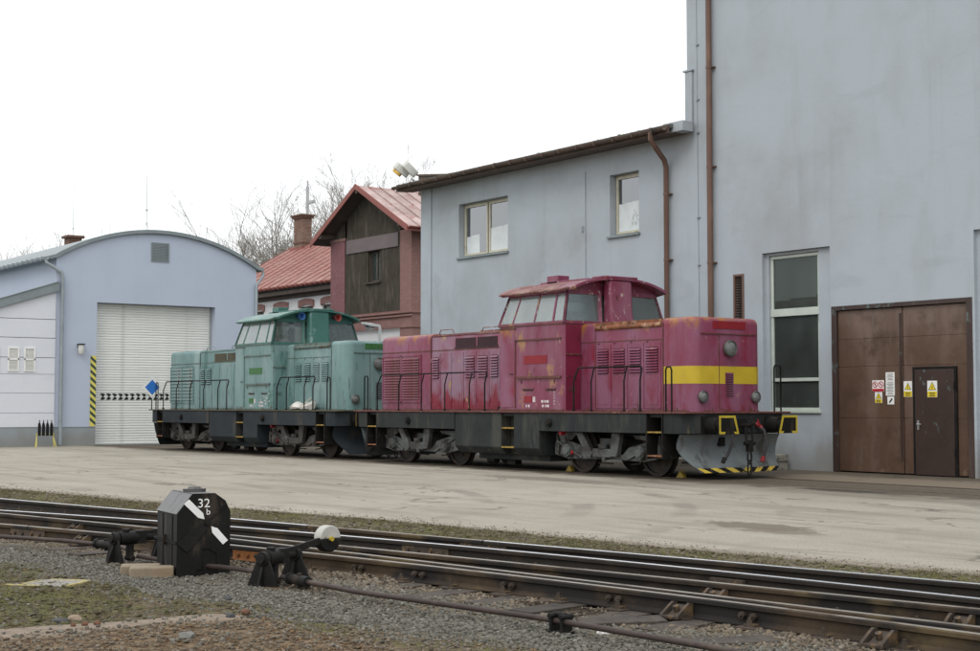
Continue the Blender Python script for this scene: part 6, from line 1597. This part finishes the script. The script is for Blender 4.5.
# two weathered sandstone-coloured timber blocks at its foot
M['block_wood'] = pm('block_timber', (.255, .205, .145), .85, vary=.2, vs=4, blots=[((.20, .145, .09), 6, .6, .08, (.25, 1, 1), None), ((.12, .085, .055), 9, .68, .05, (.2, 1, 1), None)], bump=.4, bscale=30)
for x, y, rz_, l, lab in ((-13.02, 5.48, 64, .36, 'left pale timber block lying at the foot of the black box'), (-12.80, 5.50, 62, .40, 'right pale timber block lying at the foot of the black box, nearest its corner')):
    c = thing('timber_block', lab, 'timber block', (x, y, -.062), R(rz_), 'timber blocks')
    MB().box(-l / 2, l / 2, -.10, .10, -.02, .085).build('block', M['block_wood'], c, bevel=.014)

# ------------------------------------------------------------------ lever stands
def lever_stand(x, y, rz_, label, weight, flip=1):
    t = thing('point_lever_stand', label, 'point lever', (x, y, -.07), R(rz_), 'point lever stands')
    for yy in (0, .52):
        p = MB(); p.prism([(-.15, 0), (.15, 0), (.155, .02), (.055, .255), (-.055, .255), (-.155, .02)], 'y', yy - .012, yy + .012)
        p.prism([(yy - .10, 0), (yy + .10, 0), (yy + .02, .20), (yy - .02, .20)], 'x', -.012, .012); p.cyl((0, yy - .03, .25), (0, yy + .03, .25), .062, n=14)
        p.build('pedestal', M['black'], t, bevel=.005)
    b = MB(); b.box(-.18, .18, -.10, .62, -.01, .015); b.build('base_plate', M['plate_iron'], t)
    b = MB(); b.cyl((0, -.06, .25), (0, .58, .25), .040, n=12); b.cyl((0, .04, .25), (0, .24, .25), .068, .068, 14); b.box(-.04, .06, .22, .33, .19, .32); b.cyl((0, .12, .31), (0, .12, .34), .04, n=8); b.box(-.03, .03, .14, .20, .04, .25); b.cyl((-.06, .17, .05), (.06, .17, .05), .03, n=8)
    b.build('axle', M['black'], t, bevel=.004)
    lv_ = MB(); e = (.08, .95, .35)
    lv_.bar((.0, .27, .27), e, .022, .06); lv_.build('lever_arm', M['black'], t, bevel=.004)
    if weight:
        w = MB(); c = Vector((.08, .95, .35)); d = Vector((.93, -.36, 0)).normalized(); s_ = Vector((.36, .93, 0)).normalized()
        for up_, m in ((1, 'off_white'), (-1, 'black_paint')):
            h = MB(); pts = []
            for k in range(13):
                a = PI * k / 12; pts.append((.122 * math.cos(a), up_ * .122 * math.sin(a)))
            o_ = [tuple(c + d * .05 + s_ * p[0] + Vector((0, 0, p[1]))) for p in pts]; i_ = [tuple(c - d * .05 + s_ * p[0] + Vector((0, 0, p[1]))) for p in pts]
            h.loft([i_, o_], True, True, True); h.build('weight', M[m + '_worn'] if m == 'off_white' else M[m], t, bevel=.01)
        k_ = MB(); k_.cyl(tuple(c + d * .05), tuple(c + d * .075), .022, n=10); k_.build('weight_bolt', M['yellow'], t)
    return t
M['off_white_worn'] = pm('weight_white', (.43, .42, .38), .6, vary=.12, vs=8, blots=[((.16, .13, .09), 14, .64, .06, S1, None)], bump=.3)
lever_stand(-11.42, 5.92, 30, 'black lever stand with a half white, half black weight disc, right of the black box', True)
lever_stand(-14.0, 5.62, 10, 'black lever stand left of the black box, its lever reaching towards the box', False)
# pull rod, three lengths
M['rod_rust'] = pm('rod_rust', (.05, .035, .03), .6, .2, vary=.25, vs=3, blots=[((.09, .064, .05), 2.5, .6, .1, S1, None), ((.04, .03, .03), 5, .62, .08, S1, None)], bump=.2)
def rod(pts, label, jaws):
    t = thing('point_rod', label, 'point rod', pts[0], 0, 'point rods'); o = Vector(pts[0])
    b = MB(); b.tube([tuple(Vector(p) - o) for p in pts], .021, 10); b.build('pipe', M['rod_rust'], t)
    for a, c in jaws:
        a, c = Vector(a) - o, Vector(c) - o
        j = MB(); j.cyl(a, c, .042, .046, 10); m = a.lerp(c, .5); j.cyl(m - Vector((0, 0, .06)), m + Vector((0, 0, .06)), .022, n=8); d = (c - a); j.cyl(a - d * .12, a, .052, .052, 8); j.build('joint', M['black'], t)
    return t
rod([(-21, 3.2, .06), (-17.0, 4.86, .065), (-15.4, 5.60, .06), (-14.35, 5.80, .07), (-14.1, 5.80, .06)], 'rusty brown point rod running in from the left edge to the left lever stand', [((-14.75, 5.74, .068), (-14.45, 5.79, .068))])
rod([(-13.95, 5.84, .0), (-12.9, 5.93, .0), (-12.35, 5.955, .03), (-11.5, 6.08, .03)], 'brown point rod passing through the black box to the right lever stand', [])
rod([(-11.42, 6.10, .015), (-10.2, 6.09, .015), (-8.09, 6.37, .02), (-6.57, 6.44, .02), (-3.5, 6.35, .02)], 'long brown point rod from the right lever stand along the ballast', [((-11.25, 6.10, .015), (-10.95, 6.095, .015))])
c = thing('rod_roller', 'small black roller bracket carrying the long point rod on the ballast', 'roller bracket', (-7.93, 6.39, -.06), R(5))
b = MB()
for s in (-1, 1): b.box(s * .055 - .012, s * .055 + .012, -.05, .05, 0, .13); b.cyl((s * .055, -.06, .115), (s * .055, .06, .115), .02, n=8)
b.box(-.09, .09, -.06, .06, -.01, .015); b.cyl((-.06, 0, .125), (.06, 0, .125), .018, n=8); b.build('bracket', M['black'], c, bevel=.003)

# small things on the ground
def mat_slab(): return pm('cover_concrete', (.25, .235, .21), .9, vary=.2, vs=8, bump=.4)
M['slab'] = mat_slab()
M['slab_yellow'] = pm('slab_yellow', (.36, .31, .13), .8, vary=.15, vs=6, blots=[((.15, .13, .09), 9, .54, .06, S1, None)])
mc = thing('manhole_cover', 'square concrete cover with a broken yellow painted border in the moss', 'manhole cover', (-12.58, 4.50, -.045), R(38))
MB().box(-.19, .19, -.19, .19, -.04, .012).build('slab', M['slab'], mc, bevel=.006)
b = MB()
for s in (-1, 1):
    b.box(-.25 + .08 * s, .12 + .1 * s, s * .215 - .022, s * .215 + .022, -.03, .014); b.box(s * .215 - .022, s * .215 + .022, -.14, .185, -.03, .0145)
b.build('border', M['slab_yellow'], mc, bevel=.004)
def lump(name, label, cat, x, y, r, mat, sz=.6, seed=1):
    b = MB(); q = random.Random(seed); bm = bmesh.new(); bmesh.ops.create_icosphere(bm, subdivisions=2, radius=1)
    for v in bm.verts: v.co *= 1 + .38 * mnoise.noise(v.co * 1.5 + Vector((seed, 0, 0))) + .18 * mnoise.noise(v.co * 4 + Vector((0, seed, 0)))
    b.v = [(v.co.x * r, v.co.y * r * .8, v.co.z * r * sz) for v in bm.verts]; b.f = [[v.index for v in f.verts] for f in bm.faces]; b.m = [0] * len(b.f); bm.free()
    return tag(b.build(name, mat, smooth=False, loc=(x, y, ground_z(x, y) + r * sz * .35), rot=(0, 0, q.uniform(0, 6))), label, cat)
M['rock_grey'] = pm('rock_grey', (.15, .148, .135), .9, vary=.2, vs=9, bump=.4); M['rock_tan'] = pm('rock_tan', (.25, .19, .14), .9, vary=.2, vs=9, bump=.4); M['rock_rust'] = pm('rock_rust', (.13, .06, .035), .9, vary=.3, vs=12, bump=.4); M['rock_dark'] = pm('rock_dark', (.06, .06, .062), .9, vary=.3, vs=9, bump=.4); M['rock_white'] = pm('rock_white', (.48, .47, .44), .9, vary=.15, vs=9, bump=.4)
for x, y, r, m, sz, lab in ((-10.36, 3.86, .055, 'rock_tan', .6, 'small tan stone on the moss beside a flat dark stone'), (-10.32, 3.74, .075, 'rock_dark', .35, 'flat dark stone on the moss beside a small tan stone'),
    (-9.84, 3.83, .028, 'rock_rust', .7, 'rust-brown clinker lump on the sandy path edge, rightmost of three'), (-9.84, 3.74, .026, 'rock_rust', .7, 'rust-brown clinker lump on the sandy path edge, middle of three'), (-9.84, 3.66, .024, 'rock_rust', .7, 'rust-brown clinker lump on the sandy path edge, leftmost of three'),
    (-8.89, 4.06, .065, 'rock_grey', .5, 'flat grey stone at the bottom edge of the brown path'), (-9.72, 4.78, .035, 'rock_dark', .7, 'round dark stone near the rounded end of the sandy path'), (-9.55, 7.68, .06, 'rock_white', .5, 'pale stone at the foot of the near rail'),
    (-9.88, 4.98, .04, 'rock_rust', .6, 'rusty clinker lump at the tip of the sandy path'), (-7.71, 6.59, .055, 'rock_white', .5, 'whitish stone beside the long point rod'), (-10.88, 5.32, .045, 'rock_dark', .6, 'dark stone on the ballast below the right lever stand')):
    lump('stone', lab, 'stone', x, y, r, M[m], sz, int(abs(x * y * 100)) % 97)
# loose dark timber scraps and iron plates lying by the near rail
for x, y, rz_, l, w, m, lab in ((-8.05, 7.05, 62, .62, .24, 'wood', 'weathered flat sleeper end sticking out below the near rail, left of two'), (-6.95, 7.0, 60, .66, .22, 'wood', 'weathered flat sleeper end sticking out below the near rail, right of two'),
                          (-9.2, 7.33, 40, .22, .15, 'plate_iron', 'thin dark iron scrap on the ballast under the near rail')):
    o = MB().box(-l / 2, l / 2, -w / 2, w / 2, -.03, .012).build('timber_scrap' if m == 'wood' else 'iron_scrap', M[m], bevel=.006, loc=(x, y, -.05), rot=(R(2), R(-1), R(rz_)))
    tag(o, lab, 'scrap')
